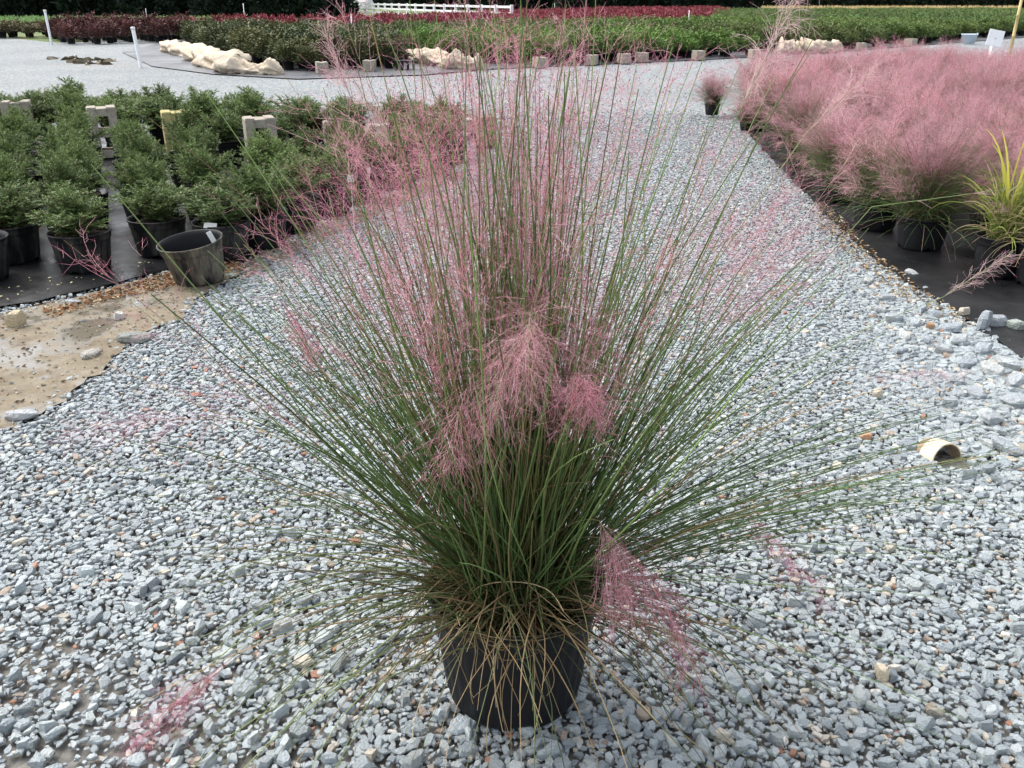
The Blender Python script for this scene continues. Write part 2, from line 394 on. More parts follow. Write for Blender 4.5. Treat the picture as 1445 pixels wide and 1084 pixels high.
fab_l = S_((-420, 470), (-60, 446), (60, 428), (170, 402), (250, 378), (345, 372), (420, 330), (540, 275), (640, 238), (702, 205), (700, 178), (560, 158), (300, 150), (0, 140), (-420, 132))
fabl = sheet('ground_cloth', rough(fab_l, .12, .012), 0.012, mat['fabric'], 4, 0.008)
fab_r = S_((1045, 175), (1075, 212), (1120, 258), (1165, 305), (1225, 362), (1290, 408), (1360, 455), (1445, 512), (1640, 640), (2300, 560), (1900, 130), (1050, 130))
fabr = sheet('ground_cloth', rough(fab_r, .12, .012), 0.012, mat['fabric'], 4, 0.008)
far_fab = S_((172, 74), (215, 94), (300, 105), (420, 112), (600, 106), (690, 98), (960, 86), (1100, 79), (1200, 72), (1445, 53), (1445, 26), (560, 30), (265, 52))
sheet('ground_cloth', far_fab, 0.010, mat['fabric_dusty'], 2, 0.0)
sheet('dry_field', S_((1090, 17), (1420, 17), (1500, 6), (1050, 6)), 0.03, mat['dry_field'])

# ------------------------------------------------------------------ gravel
def stone_mesh(name, m, seed, n=13, flat=0.5):
    """a split slate chip: uneven outline, flat-ish top and bottom, chamfered edge"""
    r = random.Random(seed); bm = bmesh.new(); k = r.choice((4, 5, 5, 6, 6, 7) if n < 20 else (8, 9, 10)); wd = r.uniform(.45, .8); off = r.uniform(0, 6.28)
    tx, ty = r.uniform(-.22, .22), r.uniform(-.22, .22)
    pts = []
    for i in range(k):
        a = off + 2 * math.pi * (i + r.uniform(-.32, .32)) / k; q = r.uniform(.37, .54); pts.append((q * math.cos(a), q * wd * math.sin(a)))
    for sc_, z in ((.80, .5), (1.0, .2), (.97, -.25), (.75, -.5)):
        for (x, y) in pts:
            u = sc_ * r.uniform(.84, 1.06); bm.verts.new((x * u, y * u, (z * r.uniform(.75, 1.1) + (x * tx + y * ty) * (1.6 if z > 0 else .3)) * flat))
    bmesh.ops.convex_hull(bm, input=bm.verts[:])
    for v in [v for v in bm.verts if not v.link_faces]: bm.verts.remove(v)
    bmesh.ops.recalc_face_normals(bm, faces=bm.faces[:])
    me = bpy.data.meshes.new(name); bm.to_mesh(me); bm.free(); me.materials.append(m)
    for p in me.polygons: p.use_smooth = True
    me.set_sharp_from_angle(angle=R(20)); return me
def stone_tints(n, P=None):
    k = rng.random(n); v = rng.normal(1, .11, n).clip(.65, 1.35)[:, None]
    c = np.tile(np.array([.298, .336, .346]), (n, 1)); c[k < .34] = (.355, .388, .39); c[k < .10] = (.215, .245, .262)
    c[(k > .86)] = (.35, .38, .37); c[k > .935] = (.43, .39, .32); c[k > .97] = (.30, .24, .19); c[k > .985] = (.54, .51, .45)
    c[k > .995] = (.32, .16, .10)
    return c * v
inst_st = [stone_mesh('gravel_stone_%d' % i, mat['stone_inst'], 100 + i, 12, (0.20, 0.28, 0.38)[i % 3]) for i in range(24)]
obj_st = [stone_mesh('stone_%d' % i, mat['stone_obj'], 300 + i, 16, (0.36, 0.5, 0.65)[i % 3]) for i in range(20)]
near_poly = [Vector((-9, .4, 0)), Vector((9, .4, 0)), Vector((9, 4, 0))] + [Vector((6, 14.5, 0)), Vector((-4, 14.5, 0)), Vector((-9, 5, 0))]
def visible(P, mx=260):
    x, y, d = to_px(np.c_[P, np.zeros(len(P))]); return (d > .3) & (x > -mx) & (x < 1445 + mx) & (y < 1084 + 200)
def edge_keep(P):
    """gravel stops, thinning out, at the cloths and the bare soil, which it has spilled onto a little"""
    j = rng.normal(0, .05, P.shape)
    Pj = P + j
    return ~(inpoly(Pj, soil_poly) | inpoly(Pj, fab_l) | inpoly(Pj, fab_r))
def thin(P):
    """bare tan dirt shows through in the near left corner"""
    x, y, d = to_px(np.c_[P, np.zeros(len(P))])
    nz = .5 + .5 * np.sin(P[:, 0] * 9 + 2 * np.sin(P[:, 1] * 7)) * np.sin(P[:, 1] * 11 + 1.7 * np.sin(P[:, 0] * 5))
    q = np.clip((430 - x) / 430, 0, 1) * np.clip((y - 850) / 160, 0, 1)
    far = np.clip((P[:, 1] - 8) / 5.5, 0, .97) ** 1.5
    return rng.random(len(P)) > np.maximum(q * (.25 + .8 * nz), far)
PIPE = G(1330, 645)
PP, SS, LAY = [], [], []
for (sp, lo, hi, z0, ymax) in ((.0150, .013, .023, .0, 5.5), (.0220, .019, .035, .004, 11), (.036, .028, .044, .006, 13.5), (.095, .038, .058, .008, 9)):
    P = jgrid(near_poly, sp, .6); P = P[P[:, 1] < ymax]; P = P[visible(P)]; P = P[edge_keep(P)]; P = P[thin(P)]; P = P[np.hypot(P[:, 0] - PIPE.x - .012, P[:, 1] - PIPE.y + .02) > .07]
    px, py, dp = to_px(np.c_[P, np.zeros(len(P))])
    s = rng.uniform(lo, hi, len(P)) * (1 + .9 * np.clip((px - 1180) / 260, 0, 1) * np.clip((760 - py) / 250, 0, 1))
    z = z0 * rng.uniform(.4, 1.2, len(P))
    PP.append(np.c_[P, z]); SS.append(s); LAY.append(np.full(len(P), lo))
PP = np.concatenate(PP); SS = np.concatenate(SS); LAY = np.concatenate(LAY)
ncount = len(PP); print("STONES", ncount)
ROT = np.c_[rng.normal(0, .16, ncount), rng.normal(0, .16, ncount), rng.uniform(0, 6.28, ncount)]
TINT = stone_tints(ncount)
# 240 stones that show largest become stones of their own
px, py, dp = to_px(PP); app = SS / dp * ((px > -5) & (px < 1450) & (py < 1090) & (py > 560))
big = np.argsort(-app)[:240]
for k in big:
    o = obj('stone', obj_st[k % len(obj_st)], gravel, PP[k] + np.array([0, 0, .005]), ROT[k], SS[k] * 1.08)
    o.color = (*TINT[k], 1)
keep = np.ones(ncount, bool); keep[big] = False
scatter('gravel', inst_st, PP[keep], ROT[keep], np.repeat(SS[keep, None], 3, 1), rng.integers(0, 24, keep.sum()), TINT[keep], 'crushed blue grey slate gravel covering the road')

# single rocks one can point at
def rock(px, py, size, col, label, seed, flat=.6, rot=0.0, dz=.3, group=None, name='rock'):
    me = stone_mesh('rock_mesh', mat['stone_obj'], seed, 26, flat)
    col = tuple(v * .8 for v in col)
    o = obj(name, me, None, G(px, py) + Vector((0, 0, size * flat * dz + .006)), (random.uniform(-.15, .15), random.uniform(-.15, .15), rot), size); o.color = (*col, 1)
    return tag(o, label, 'rock', group)
rock(24, 462, .095, (.60, .50, .33), 'pointed cream rock lying on the bare wet soil', 5, .9, .4)
rock(192, 482, .19, (.25, .26, .235), 'flat dark slate slab at the edge of the bare soil', 6, .22, .3)
rock(128, 506, .12, (.40, .38, .33), 'flat grey stone half sunk in the bare soil', 8, .3, 1.2)
rock(170, 452, .07, (.62, .62, .58), 'small white stone on the bare soil', 9, .6, 1)
rock(100, 430, .11, (.42, .44, .45), 'thin pale slate flake on bark litter beside the black cloth', 10, .22, .1)
rock(30, 592, .14, (.40, .42, .43), 'grey slate plate at the puddle rim', 44, .25, .2)
rock(1242, 958, .048, (.66, .57, .42), 'smooth pale cream pebble among grey gravel', 12, .8, 1.9)
rock(1237, 562, .05, (.66, .58, .45), 'cream pebble beside a dark grey stone on the gravel', 13, .75, .3)
rock(1222, 622, .05, (.56, .32, .17), 'orange brown pebble among grey gravel near the pipe', 14, .55, .3)
rock(1312, 466, .055, (.56, .33, .18), 'orange stone among slate chunks beside the right ground cloth', 15, .7, .3)
rock(1360, 446, .085, (.55, .50, .40), 'cream stone lying on the edge of the right ground cloth', 16, .55, .4)
rock(1386, 466, .10, (.38, .42, .45), 'upright blue grey slate shard on the cloth edge', 17, .95, .9, .45)
rock(1408, 462, .11, (.36, .39, .41), 'wide grey slate lump between two shards on the cloth edge', 18, .6, .2)
rock(1430, 466, .10, (.33, .37, .33), 'greenish slate lump at the cloth edge', 19, .55, 2.2)
rock(1285, 388, .09, (.5, .52, .52), 'flat pale stone lying on black cloth near the yellow grass', 20, .3, 2.2)
for i, (x, y, s, c) in enumerate(((1260, 455, .12, (.42, .46, .48)), (1300, 440, .11, (.37, .41, .44)), (1340, 470, .12, (.33, .37, .40)), (1385, 500, .13, (.36, .40, .43)), (1420, 520, .14, (.42, .45, .46)), (1330, 500, .10, (.46, .48, .47)), (1275, 480, .10, (.5, .52, .5)), (1250, 425, .10, (.40, .43, .44)), (1225, 400, .09, (.45, .46, .45)), (1420, 640, .12, (.36, .4, .42)), (1400, 600, .12, (.4, .43, .44)), (1375, 560, .11, (.38, .41, .43)), (1436, 575, .13, (.35, .38, .4)), (1290, 462, .11, (.44, .48, .5)), (1318, 448, .10, (.34, .38, .41)), (1352, 486, .12, (.42, .45, .46)), (1400, 530, .13, (.45, .47, .46)), (1362, 520, .10, (.34, .38, .41)), (1306, 484, .10, (.38, .42, .45)), (1240, 442, .09, (.45, .47, .47)), (1430, 545, .12, (.4, .43, .45)), (1345, 540, .10, (.41, .44, .45)), (1270, 500, .09, (.36, .40, .43)))):
    rock(x, y, s, c, 'large flat blue grey slate chunk in the strip between gravel and right ground cloth', 60 + i, .3, i * 1.3, .5, 'slate chunks beside the right ground cloth')

# loose litter
def litter(name, poly, n, cols, size, z, label):
    mb = MB(); P = jgrid(poly, 1 / math.sqrt(n), .6); k = len(P)
    a = rng.uniform(0, 6.28, k); L = rng.uniform(.5, 1.3, k) * size
    d = np.stack([np.cos(a), np.sin(a), rng.normal(0, .2, k)], -1)
    c = np.array(cols)[rng.integers(0, len(cols), k)] * rng.uniform(.7, 1.25, (k, 1))
    P3 = np.c_[P, np.full(k, z) + rng.uniform(0, .006, k)]
    C = np.stack([P3 - d * L[:, None] / 2, P3, P3 + d * L[:, None] / 2], 1)
    strands(mb, C, np.stack([L * .1, L * .28, L * .06], 1), c[:, None, :], 3)
    o = obj(name, mb.mesh(name, mat['litter'], False)); o['kind'] = 'stuff'; o['label'] = label
bark_poly = S_((60, 440), (170, 408), (250, 384), (330, 372), (352, 380), (290, 398), (230, 412), (150, 428), (70, 452))
litter('bark_litter', bark_poly, 2600, [(.22, .10, .045), (.30, .15, .07), (.13, .08, .05), (.42, .32, .2)], .022, .014, 'reddish bark crumbs along the cloth edge')
litter('bark_litter', S_((1150, 285), (1180, 300), (1235, 360), (1300, 410), (1380, 462), (1340, 462), (1270, 425), (1200, 365), (1150, 320)), 1100, [(.22, .13, .06), (.34, .24, .12), (.46, .40, .30), (.13, .09, .05)], .02, .016, 'brown leaf crumbs along the right cloth edge')
litter('bark_litter', S_((345, 372), (480, 305), (560, 275), (640, 240), (650, 252), (560, 295), (480, 330), (390, 375), (340, 400)), 1500, [(.30, .16, .09), (.42, .27, .18), (.2, .12, .07), (.5, .42, .32)], .02, .016, 'reddish crumbs between cloth and gravel')
litter('fallen_petals', S_((0, 440), (60, 420), (200, 388), (240, 372), (170, 372), (60, 395), (0, 405)), 130, [(.55, .50, .28), (.45, .40, .22)], .016, .022, 'small yellow petals on the black cloth')
litter('soil_crumbs', soil_poly, 420, [(.19, .14, .09), (.42, .36, .27), (.3, .26, .2), (.24, .19, .13), (.33, .35, .36)], .017, .01, 'crumbs and straw bits on the bare soil')

litter('mud_clods', S_((62, 82), (110, 80), (140, 84), (165, 86), (160, 91), (120, 92), (90, 86)), 14, [(.11, .09, .06), (.16, .14, .10), (.08, .065, .04)], .30, -.025, 'dark mud clods on the gravel by the white post')
# ------------------------------------------------------------------ plants: yew shrubs in pots
def yew_mesh(name, seed, nb=58, hgt=.36, wid=.34):
    global rng
    keep_rng = rng; rng = np.random.default_rng(seed); mb = MB()
    phi = rng.uniform(0, 6.28, nb); th = np.abs(rng.normal(.40, .36, nb)).clip(.03, 1.25); L = hgt * rng.uniform(.6, 1.12, nb) * (1 - .18 * np.sin(th))
    base = np.c_[rng.normal(0, .02, (nb, 2)), np.full(nb, 0.0)]
    K = 9; P = arcs(base, th, phi, L, rng.uniform(.1, .6, nb), K)
    rad = np.linspace(.0035, .0012, K)[None]
    strands(mb, P, rad, np.array([.07, .05, .03]), 3)
    T = np.gradient(P, axis=1); T /= np.linalg.norm(T, axis=2, keepdims=True)
    # side twigs
    ks = np.arange(1, K); O, D, LL, TT = [], [], [], []
    for side in (-1, 1):
        for rep in range(2):
            t_ = T[:, ks]; side_v = np.cross(t_, np.array([0, 0, 1.]) + rng.normal(0, .35, (nb, len(ks), 3))); side_v /= np.linalg.norm(side_v, axis=2, keepdims=True) + 1e-6
            d = .62 * t_ + side * .75 * side_v + np.array([0, 0, .12]) + rng.normal(0, .18, t_.shape); d /= np.linalg.norm(d, axis=2, keepdims=True)
            O.append((P[:, ks] + rng.normal(0, .004, t_.shape)).reshape(-1, 3)); D.append(d.reshape(-1, 3))
            LL.append((rng.uniform(.05, .125, t_.shape[:2]) * np.linspace(1.0, .65, len(ks))[None]).ravel()); TT.append(np.broadcast_to(ks / K, t_.shape[:2]).ravel())
    O.append(P[:, -1]); D.append(T[:, -1]); LL.append(rng.uniform(.05, .08, nb)); TT.append(np.full(nb, 1.2))
    O = np.concatenate(O); D = np.concatenate(D); LL = np.concatenate(LL); TT = np.concatenate(TT); n = len(O)
    k3 = np.linspace(0, 1, 3)[None, :, None]
    tw = O[:, None] + D[:, None] * LL[:, None, None] * k3; tw[:, 2, 2] -= .12 * LL
    strands(mb, tw, np.array([[.0012, .001, .0005]]), np.array([.09, .10, .04]), 3)
    # needles in two ranks
    m = 9; s = (np.arange(m) + .6) / m
    side_v = np.cross(D, np.array([0, 0, 1.]) + rng.normal(0, .3, (n, 3))); side_v /= np.linalg.norm(side_v, axis=1, keepdims=True) + 1e-6
    for sg in (-1, 1):
        o = O[:, None] + D[:, None] * (LL[:, None] * s[None])[..., None]; o[..., 2] -= .12 * LL[:, None] * s[None] ** 2
        d = .55 * D[:, None] + sg * .8 * side_v[:, None] + rng.normal(0, .22, (n, m, 3)) + np.array([0, 0, .15]); d /= np.linalg.norm(d, axis=2, keepdims=True)
        nl = rng.uniform(.013, .021, (n, m, 1))
        o = o.reshape(-1, 3); e = d.reshape(-1, 3) * nl.reshape(-1, 1); q = len(o)
        new = np.clip(TT[:, None] * .75 + s[None] * .45 + rng.normal(0, .16, (n, m)), 0, 1).reshape(-1, 1)
        c = (1 - new) * np.array([.034, .066, .025]) + new * np.array([.160, .228, .072])
        br = rng.random((q, 1)) < .035; c = np.where(br, np.array([.20, .12, .06]), c)
        C = np.stack([o, o + e * .45, o + e], 1); strands(mb, C, np.array([[.0012, .0024, .0004]]), c[:, None, :], 2)
    rng = keep_rng
    return mb.mesh(name, mat['yew'])
PH = .225; PRB, PRT = .138, .168
pm = {'clean': pot_mesh('pot', PRB, PRT, PH, mat['pot'], 64), 'dusty': pot_mesh('pot', PRB, PRT, PH, mat['pot_dusty'], 64)}
soilm = disc_soil('soil', PRT * .95, PH * .86, mat['soil'])
yews = [yew_mesh('foliage', 40 + i, nb=34, hgt=(.27, .31, .25, .29)[i]) for i in range(4)]
trunk_me = lathe('stem', [(.011, 0), (.009, .03), (.007, .07), (.0, .075)], mat['bark'], 8)
def make_shrub(i, dusty):
    root = obj('potted_yew_shrub', None)
    p = obj('pot', pm['dusty' if dusty else 'clean'], root); obj('soil', soilm, root)
    obj('stem', trunk_me, root, (0, 0, PH * .85)); obj('foliage', yews[i], root, (0, 0, PH * .88))
    return root
proto = {(i, d): None for i in range(4) for d in (0, 1)}
def shrub(x, y, i, dusty, label, group, rz=None, sc=1.0, fs=1.0, zs=1.0):
    if proto[(i, dusty)] is None: o = proto[(i, dusty)] = make_shrub(i, dusty)
    else: o = copy_tree(proto[(i, dusty)])
    o.location = (x, y, .02); o.rotation_euler = (0, 0, random.uniform(0, 6.28) if rz is None else rz); o.scale = (sc,) * 3
    for ch in o.children:
        if ch.name.startswith('foliage'): ch.scale = (fs, fs, fs * zs * random.uniform(.85, 1.12)); ch.rotation_euler = (random.uniform(-.1, .1), random.uniform(-.1, .1), random.uniform(0, 6.28))
    return tag(o, label, 'shrub', group)
front = [((22, 366), 0, 'green yew shrub in black pot, beside the empty grey pot', 1),
         ((122, 378), 1, 'green yew shrub in dusty grey pot alone at the front of the black cloth', 1),
         ((229, 356), 2, 'bushy green yew shrub in black pot behind the empty muddy pot', 1),
         ((318, 362), 3, 'green yew shrub in black pot with a white tag lying on its rim', 1)]
taken = []
ORD = ['front', 'first', 'second', 'third', 'fourth', 'fifth', 'sixth', 'seventh', 'eighth', 'ninth', 'tenth', 'last']
for (pxy, i, lab, d) in front:
    g = G(*pxy, .02); o = shrub(g.x, g.y, i, d, lab, 'yew shrubs at the front of the left bed', sc=.98, fs=1.12, zs=.80); taken.append((g.x, g.y))
    if i == 3:
        t = obj('plant_tag', bevelbox('plant_tag', (.075, .004, .035), mat['tag'], .001, 1), o); 
        t.matrix_parent_inverse = Matrix.Identity(4)
        o.rotation_euler = (0, 0, 0); t.location = (-.01, -.165, .232); t.rotation_euler = (-.5, .1, .05)
    if i == 2:
        t = obj('plant_tag', bevelbox('plant_tag', (.025, .003, .05), mat['tag'], .001, 1), o); o.rotation_euler = (0, 0, 0); t.location = (.15, .1, .30); t.rotation_euler = (-.2, .2, .05)
for i, (x, y) in enumerate(((372, 346), (418, 322), (466, 300), (512, 281), (556, 262), (598, 245), (636, 226))):
    g = G(x, y, .02); shrub(g.x, g.y, i % 4, 0, 'green yew shrub in black pot in the row right beside the gravel, under pink wisps', 'yew shrubs along the gravel edge of the left bed', sc=.98, fs=random.uniform(.95, 1.1)); taken.append((g.x, g.y))
# hexagonal lattice behind them, up to the row of blocks and beyond it
P0 = G(122, 378); a_ = Vector((-.415, .91, 0)) * .55; b_ = Vector((.958, -.287, 0)) * .57
BLK = ((22, 144, .35), (142, 152, .42), (248, 158, .40), (365, 167, .38), (470, 172, .3), (533, 176, .3), (602, 186, .2))
blkp = [G(x, y, .49 if i < 4 else .36) for i, (x, y, _) in enumerate(BLK)]
blk_a, blk_b = G(142, 152, .48), G(602, 186, .36); blk_a.z = blk_b.z = 0; bdir = (blk_b - blk_a).normalized(); bn = Vector((-bdir.y, bdir.x, 0))
bed_front = S_((-420, 440), (40, 372), (170, 360), (300, 345), (352, 360), (430, 326), (540, 278), (640, 240), (672, 212), (700, 120), (-420, 120))
for i in range(-14, 16):
    for j in range(0, 18):
        p = P0 + a_ * j + b_ * i; x, y = p.x + random.gauss(0, .03), p.y + random.gauss(0, .03)
        if not inpoly([(x, y)], bed_front)[0]: continue
        if min(math.hypot(x - q[0], y - q[1]) for q in taken) < .40: continue
        s = (Vector((x, y, 0)) - blk_a).dot(bn)
        sx, sy, _ = to_px(np.array([x, y, .3]))
        if sx < -260 or s > 1.25: continue
        if -.12 < s < .34: continue
        blocked = False
        for bi, q in enumerate(blkp):
            vd = Vector((-q.x, -q.y, 0)).normalized(); dq = Vector((x - q.x, y - q.y, 0)); al = dq.dot(vd); la = abs(dq.x * vd.y - dq.y * vd.x)
            if -.15 < al < (.85 if bi < 4 else .24) and la < .26: blocked = True
        if blocked: continue
        if s > 0 and sx > 655: continue
        if s < 0 and sx > 650: continue
        if s < 0: shrub(x, y, random.randrange(4), int(random.random() < .35), 'green yew shrub in black pot, %s row of the left bed behind the front pots' % ORD[min(j, 11)], 'yew shrubs in the rows of the left bed', sc=random.uniform(.93, 1.04), fs=random.uniform(.80, .98), zs=1.14)
        else: shrub(x, y, random.randrange(4), 0, 'low green yew shrub in black pot in the hedge behind the concrete blocks', 'yew shrubs behind the concrete blocks', sc=random.uniform(.93, 1.04), fs=random.uniform(1.25, 1.5), zs=.82)
# a few small tags stuck in the shrubs
def stake_tag(px, py, z, label, size=(.05, .003, .045)):
    g = G(px, py, z); root = obj('plant_label', None, None, (g.x, g.y, .02))
    obj('stake', bevelbox('stake', (.005, .002, z - .02), mat['tag'], .0005, 1), root, (0, 0, (z - .02) / 2)); obj('tag_card', bevelbox('tag_card', size, mat['tag'], .001, 1), root, (0, -.004, z), (.25, 0, .1))
    tag(root, label, 'plant tag')
stake_tag(495, 256, .33, 'white square plant label at the bed edge beside the gravel', (.045, .003, .05))
stake_tag(521, 244, .32, 'small white plant label next to the square one at the bed edge', (.022, .003, .035))
# empty pots
em = pot_mesh('pot', .132, .168, .235, mat['pot_muddy'], 72, .0016, 'out')
g = G(284, 398); eo = obj('empty_pot', None, None, (g.x, g.y, .012), (R(4), R(-7), .3)); tag(eo, 'empty mud-streaked black pot standing tilted on the bare soil with a white tag inside', 'pot')
obj('pot_shell', em, eo); obj('pot_inside', pot_mesh('pot', .132, .168, .235, mat['pot'], 72, 0, 'in'), eo); obj('soil', disc_soil('soil', .128, .03, mat['soil']), eo)
obj('plant_tag', bevelbox('plant_tag', (.03, .003, .075), mat['tag'], .001, 1), eo, (.115, .03, .215), (-.1, -.35, -.3))
g = G(-24, 398); eo = obj('empty_pot', None, None, (g.x, g.y, .02)); tag(eo, 'empty dusty grey pot at the left end of the black cloth', 'pot')
obj('pot_shell', pot_mesh('pot', .135, .17, .235, mat['pot_dusty'], 64, .0016, 'out'), eo); obj('pot_inside', pot_mesh('pot', .135, .17, .235, mat['pot'], 64, 0, 'in'), eo); obj('soil', disc_soil('soil', .14, .03, mat['soil']), eo)

# ------------------------------------------------------------------ concrete blocks
def block_mesh(name, m, sx=.265, sy=.235, sz=.475):
    """hollow block standing on end: two cores run front to back, grooved ends"""
    t = .082; bm = bmesh.new()
    def bx(x0, x1, y0, y1, z0, z1):
        r = bmesh.ops.create_cube(bm, size=1); bmesh.ops.scale(bm, vec=(x1 - x0, y1 - y0, z1 - z0), verts=r['verts']); bmesh.ops.translate(bm, vec=((x0 + x1) / 2, (y0 + y1) / 2, (z0 + z1) / 2), verts=r['verts'])
    x, y = sx / 2, sy / 2
    bx(-x, -x + t, -y, y, 0, sz); bx(x - t, x, -y, y, 0, sz)
    for z0, z1 in ((0, t), (sz / 2 - t / 2, sz / 2 + t / 2), (sz - t, sz)): bx(-x + t - .001, x - t + .001, -y + .004, y - .004, z0 + .004, z1 - .003)
    for s in (-1, 1): bx(s * x * .66 - .040, s * x * .66 + .040, -y + .003, y - .003, sz - .002, sz + .007)
    bmesh.ops.bevel(bm, geom=bm.edges[:], offset=.005, segments=1, affect='EDGES')
    for v in bm.verts: v.co += Vector((random.uniform(-1, 1), random.uniform(-1, 1), random.uniform(-1, 1))) * .0018
    me = bpy.data.meshes.new(name); bm.to_mesh(me); bm.free(); me.materials.append(m); return me
bm_grey = block_mesh('concrete_block', mat['concrete']); bm_yel = block_mesh('concrete_block', mat['concrete_yellow']); bm_br = block_mesh('concrete_block', mat['concrete_brown'])
for i, (x, y, rz) in enumerate(BLK):
    g = blkp[i]
    o = obj('concrete_block', bm_yel if i == 2 else bm_grey, None, (g.x, g.y, .02), (0, 0, rz), 1.0 if i < 4 else .72)
    if i == 2: tag(o, 'yellow-stained hollow concrete block standing on end among the shrubs', 'concrete block', 'blocks standing in the left bed')
    else: tag(o, 'pale grey hollow concrete block standing on end in the row among the yew shrubs', 'concrete block', 'blocks standing in the left bed')
g = G(686, 208); o = obj('concrete_block', bm_br, None, (g.x, g.y, .02), (0, 0, .75), .62); tag(o, 'brownish short hollow concrete block standing at the corner of the left bed by the gravel', 'concrete block', 'blocks standing in the left bed')
g = G(662, 190); o = obj('concrete_block', bm_br, None, (g.x, g.y, .10), (R(90), 0, 1.3), .62); tag(o, 'brownish concrete block lying on its side behind the corner block', 'concrete block')
for (x, y, lab) in ((632, 160, 'orange brown brick lying behind the shrub hedge'), (600, 158, 'red brown brick lying beside the hedge end')):
    g = G(x, y); o = obj('brick', bevelbox('brick', (.26, .13, .07), noisy('brick', (.36, .16, .08), (.5, .27, .16), 20), .008), None, (g.x, g.y, .035), (0, 0, .3)); tag(o, lab, 'brick')

# ------------------------------------------------------------------ pink muhly grass
PINKA, PINKB, PURP, PALE = np.array([.62, .20, .29]), np.array([.76, .43, .49]), np.array([.22, .032, .10]), np.array([.70, .56, .53])
def bez(p0, p1, p2, K):
    t = np.linspace(0, 1, K)[:, None]; return (1 - t) ** 2 * np.asarray(p0) + 2 * t * (1 - t) * np.asarray(p1) + t * t * np.asarray(p2)
def panicle(mb, A, nprim=46, plen=.13, spread=.6, droop=.15, nsec=8, w=.00019, dense=0.0, pale=0.0, spk=1.0, slen=(.014, .034), dim=1.0):
    """airy plume round the axis A (K,3): hair branches, finer hairs on them, a dark seed at the end of each"""
    K = len(A); t = rng.beta(1.1, 1.25, nprim) * .97; f = t * (K - 1); i = np.minimum(f.astype(int), K - 2); fr = (f - i)[:, None]
    O = A[i] * (1 - fr) + A[i + 1] * fr; T = A[i + 1] - A[i]; T /= np.linalg.norm(T, axis=1, keepdims=True) + 1e-9
    nrm = np.cross(T, rng.normal(size=T.shape)); nrm /= np.linalg.norm(nrm, axis=1, keepdims=True) + 1e-9
    ang = spread * rng.uniform(.55, 1.35, nprim)[:, None]
    D = np.cos(ang) * T + np.sin(ang) * nrm; L = plen * (1 - .55 * t) * rng.uniform(.6, 1.2, nprim)
    kk = 5; u = np.linspace(0, 1, kk)[None, :, None]
    curl = rng.normal(0, .16 + .3 * dense, (nprim, 1, 3))
    Pm = O[:, None] + D[:, None] * L[:, None, None] * u + curl * L[:, None, None] * u ** 2
    Pm[..., 2] -= droop * L[:, None] * u[..., 0] ** 2
    mixc = rng.random((nprim, 1, 1)); c = PINKA * mixc + PINKB * (1 - mixc); c = (c * (1 - pale) + PALE * pale) * dim
    strands(mb, Pm, np.linspace(w * 1.35, w, kk)[None], np.broadcast_to(c, (nprim, kk, 3)), 2)
    n = nprim * nsec; pi = np.repeat(np.arange(nprim), nsec); s = rng.uniform(.18, 1, n); g = s * (kk - 1); gi = np.minimum(g.astype(int), kk - 2); gf = (g - gi)[:, None]
    o = Pm[pi, gi] * (1 - gf) + Pm[pi, gi + 1] * gf; td = Pm[pi, gi + 1] - Pm[pi, gi]; td /= np.linalg.norm(td, axis=1, keepdims=True) + 1e-9
    d = td + rng.normal(0, .45 + .35 * dense, td.shape); d[:, 2] -= droop * .5; d /= np.linalg.norm(d, axis=1, keepdims=True)
    l = rng.uniform(*slen, n)[:, None]
    mid = o + d * l * .55 + rng.normal(0, .0022, o.shape); end = o + d * l
    cc = c[pi] * rng.uniform(.8, 1.15, (n, 1, 1))
    strands(mb, np.stack([o, mid, end], 1), np.array([[w, w * .9, w * .8]]), np.broadcast_to(cc, (n, 3, 3)), 2)
    q = rng.random(n) < spk; e0 = end[q]; dd = (end - mid)[q]; dd /= np.linalg.norm(dd, axis=1, keepdims=True) + 1e-9
    sl_ = rng.uniform(.0035, .0065, len(e0))[:, None]
    sc = PURP * rng.uniform(.7, 1.8, (len(e0), 1)); hot = rng.random((len(e0), 1)) < .35 + .4 * dense; sc = np.where(hot, PINKA * .75, sc)
    strands(mb, np.stack([e0, e0 + dd * sl_ * .45, e0 + dd * sl_], 1), np.array([[.0002, .00052, .00012]]) * (w / .00019) ** .6, sc[:, None, :], 3)
def colgrad(n, K, c0, c1, pw=1.0, jit=.2):
    u = (np.linspace(0, 1, K) ** pw)[None, :, None]; j = rng.normal(1, jit, (n, 1, 1)).clip(.5, 1.6)
    return (np.asarray(c0) * (1 - u) + np.asarray(c1) * u) * j
LG1, LG2 = np.array([.085, .140, .046]), np.array([.185, .285, .100])

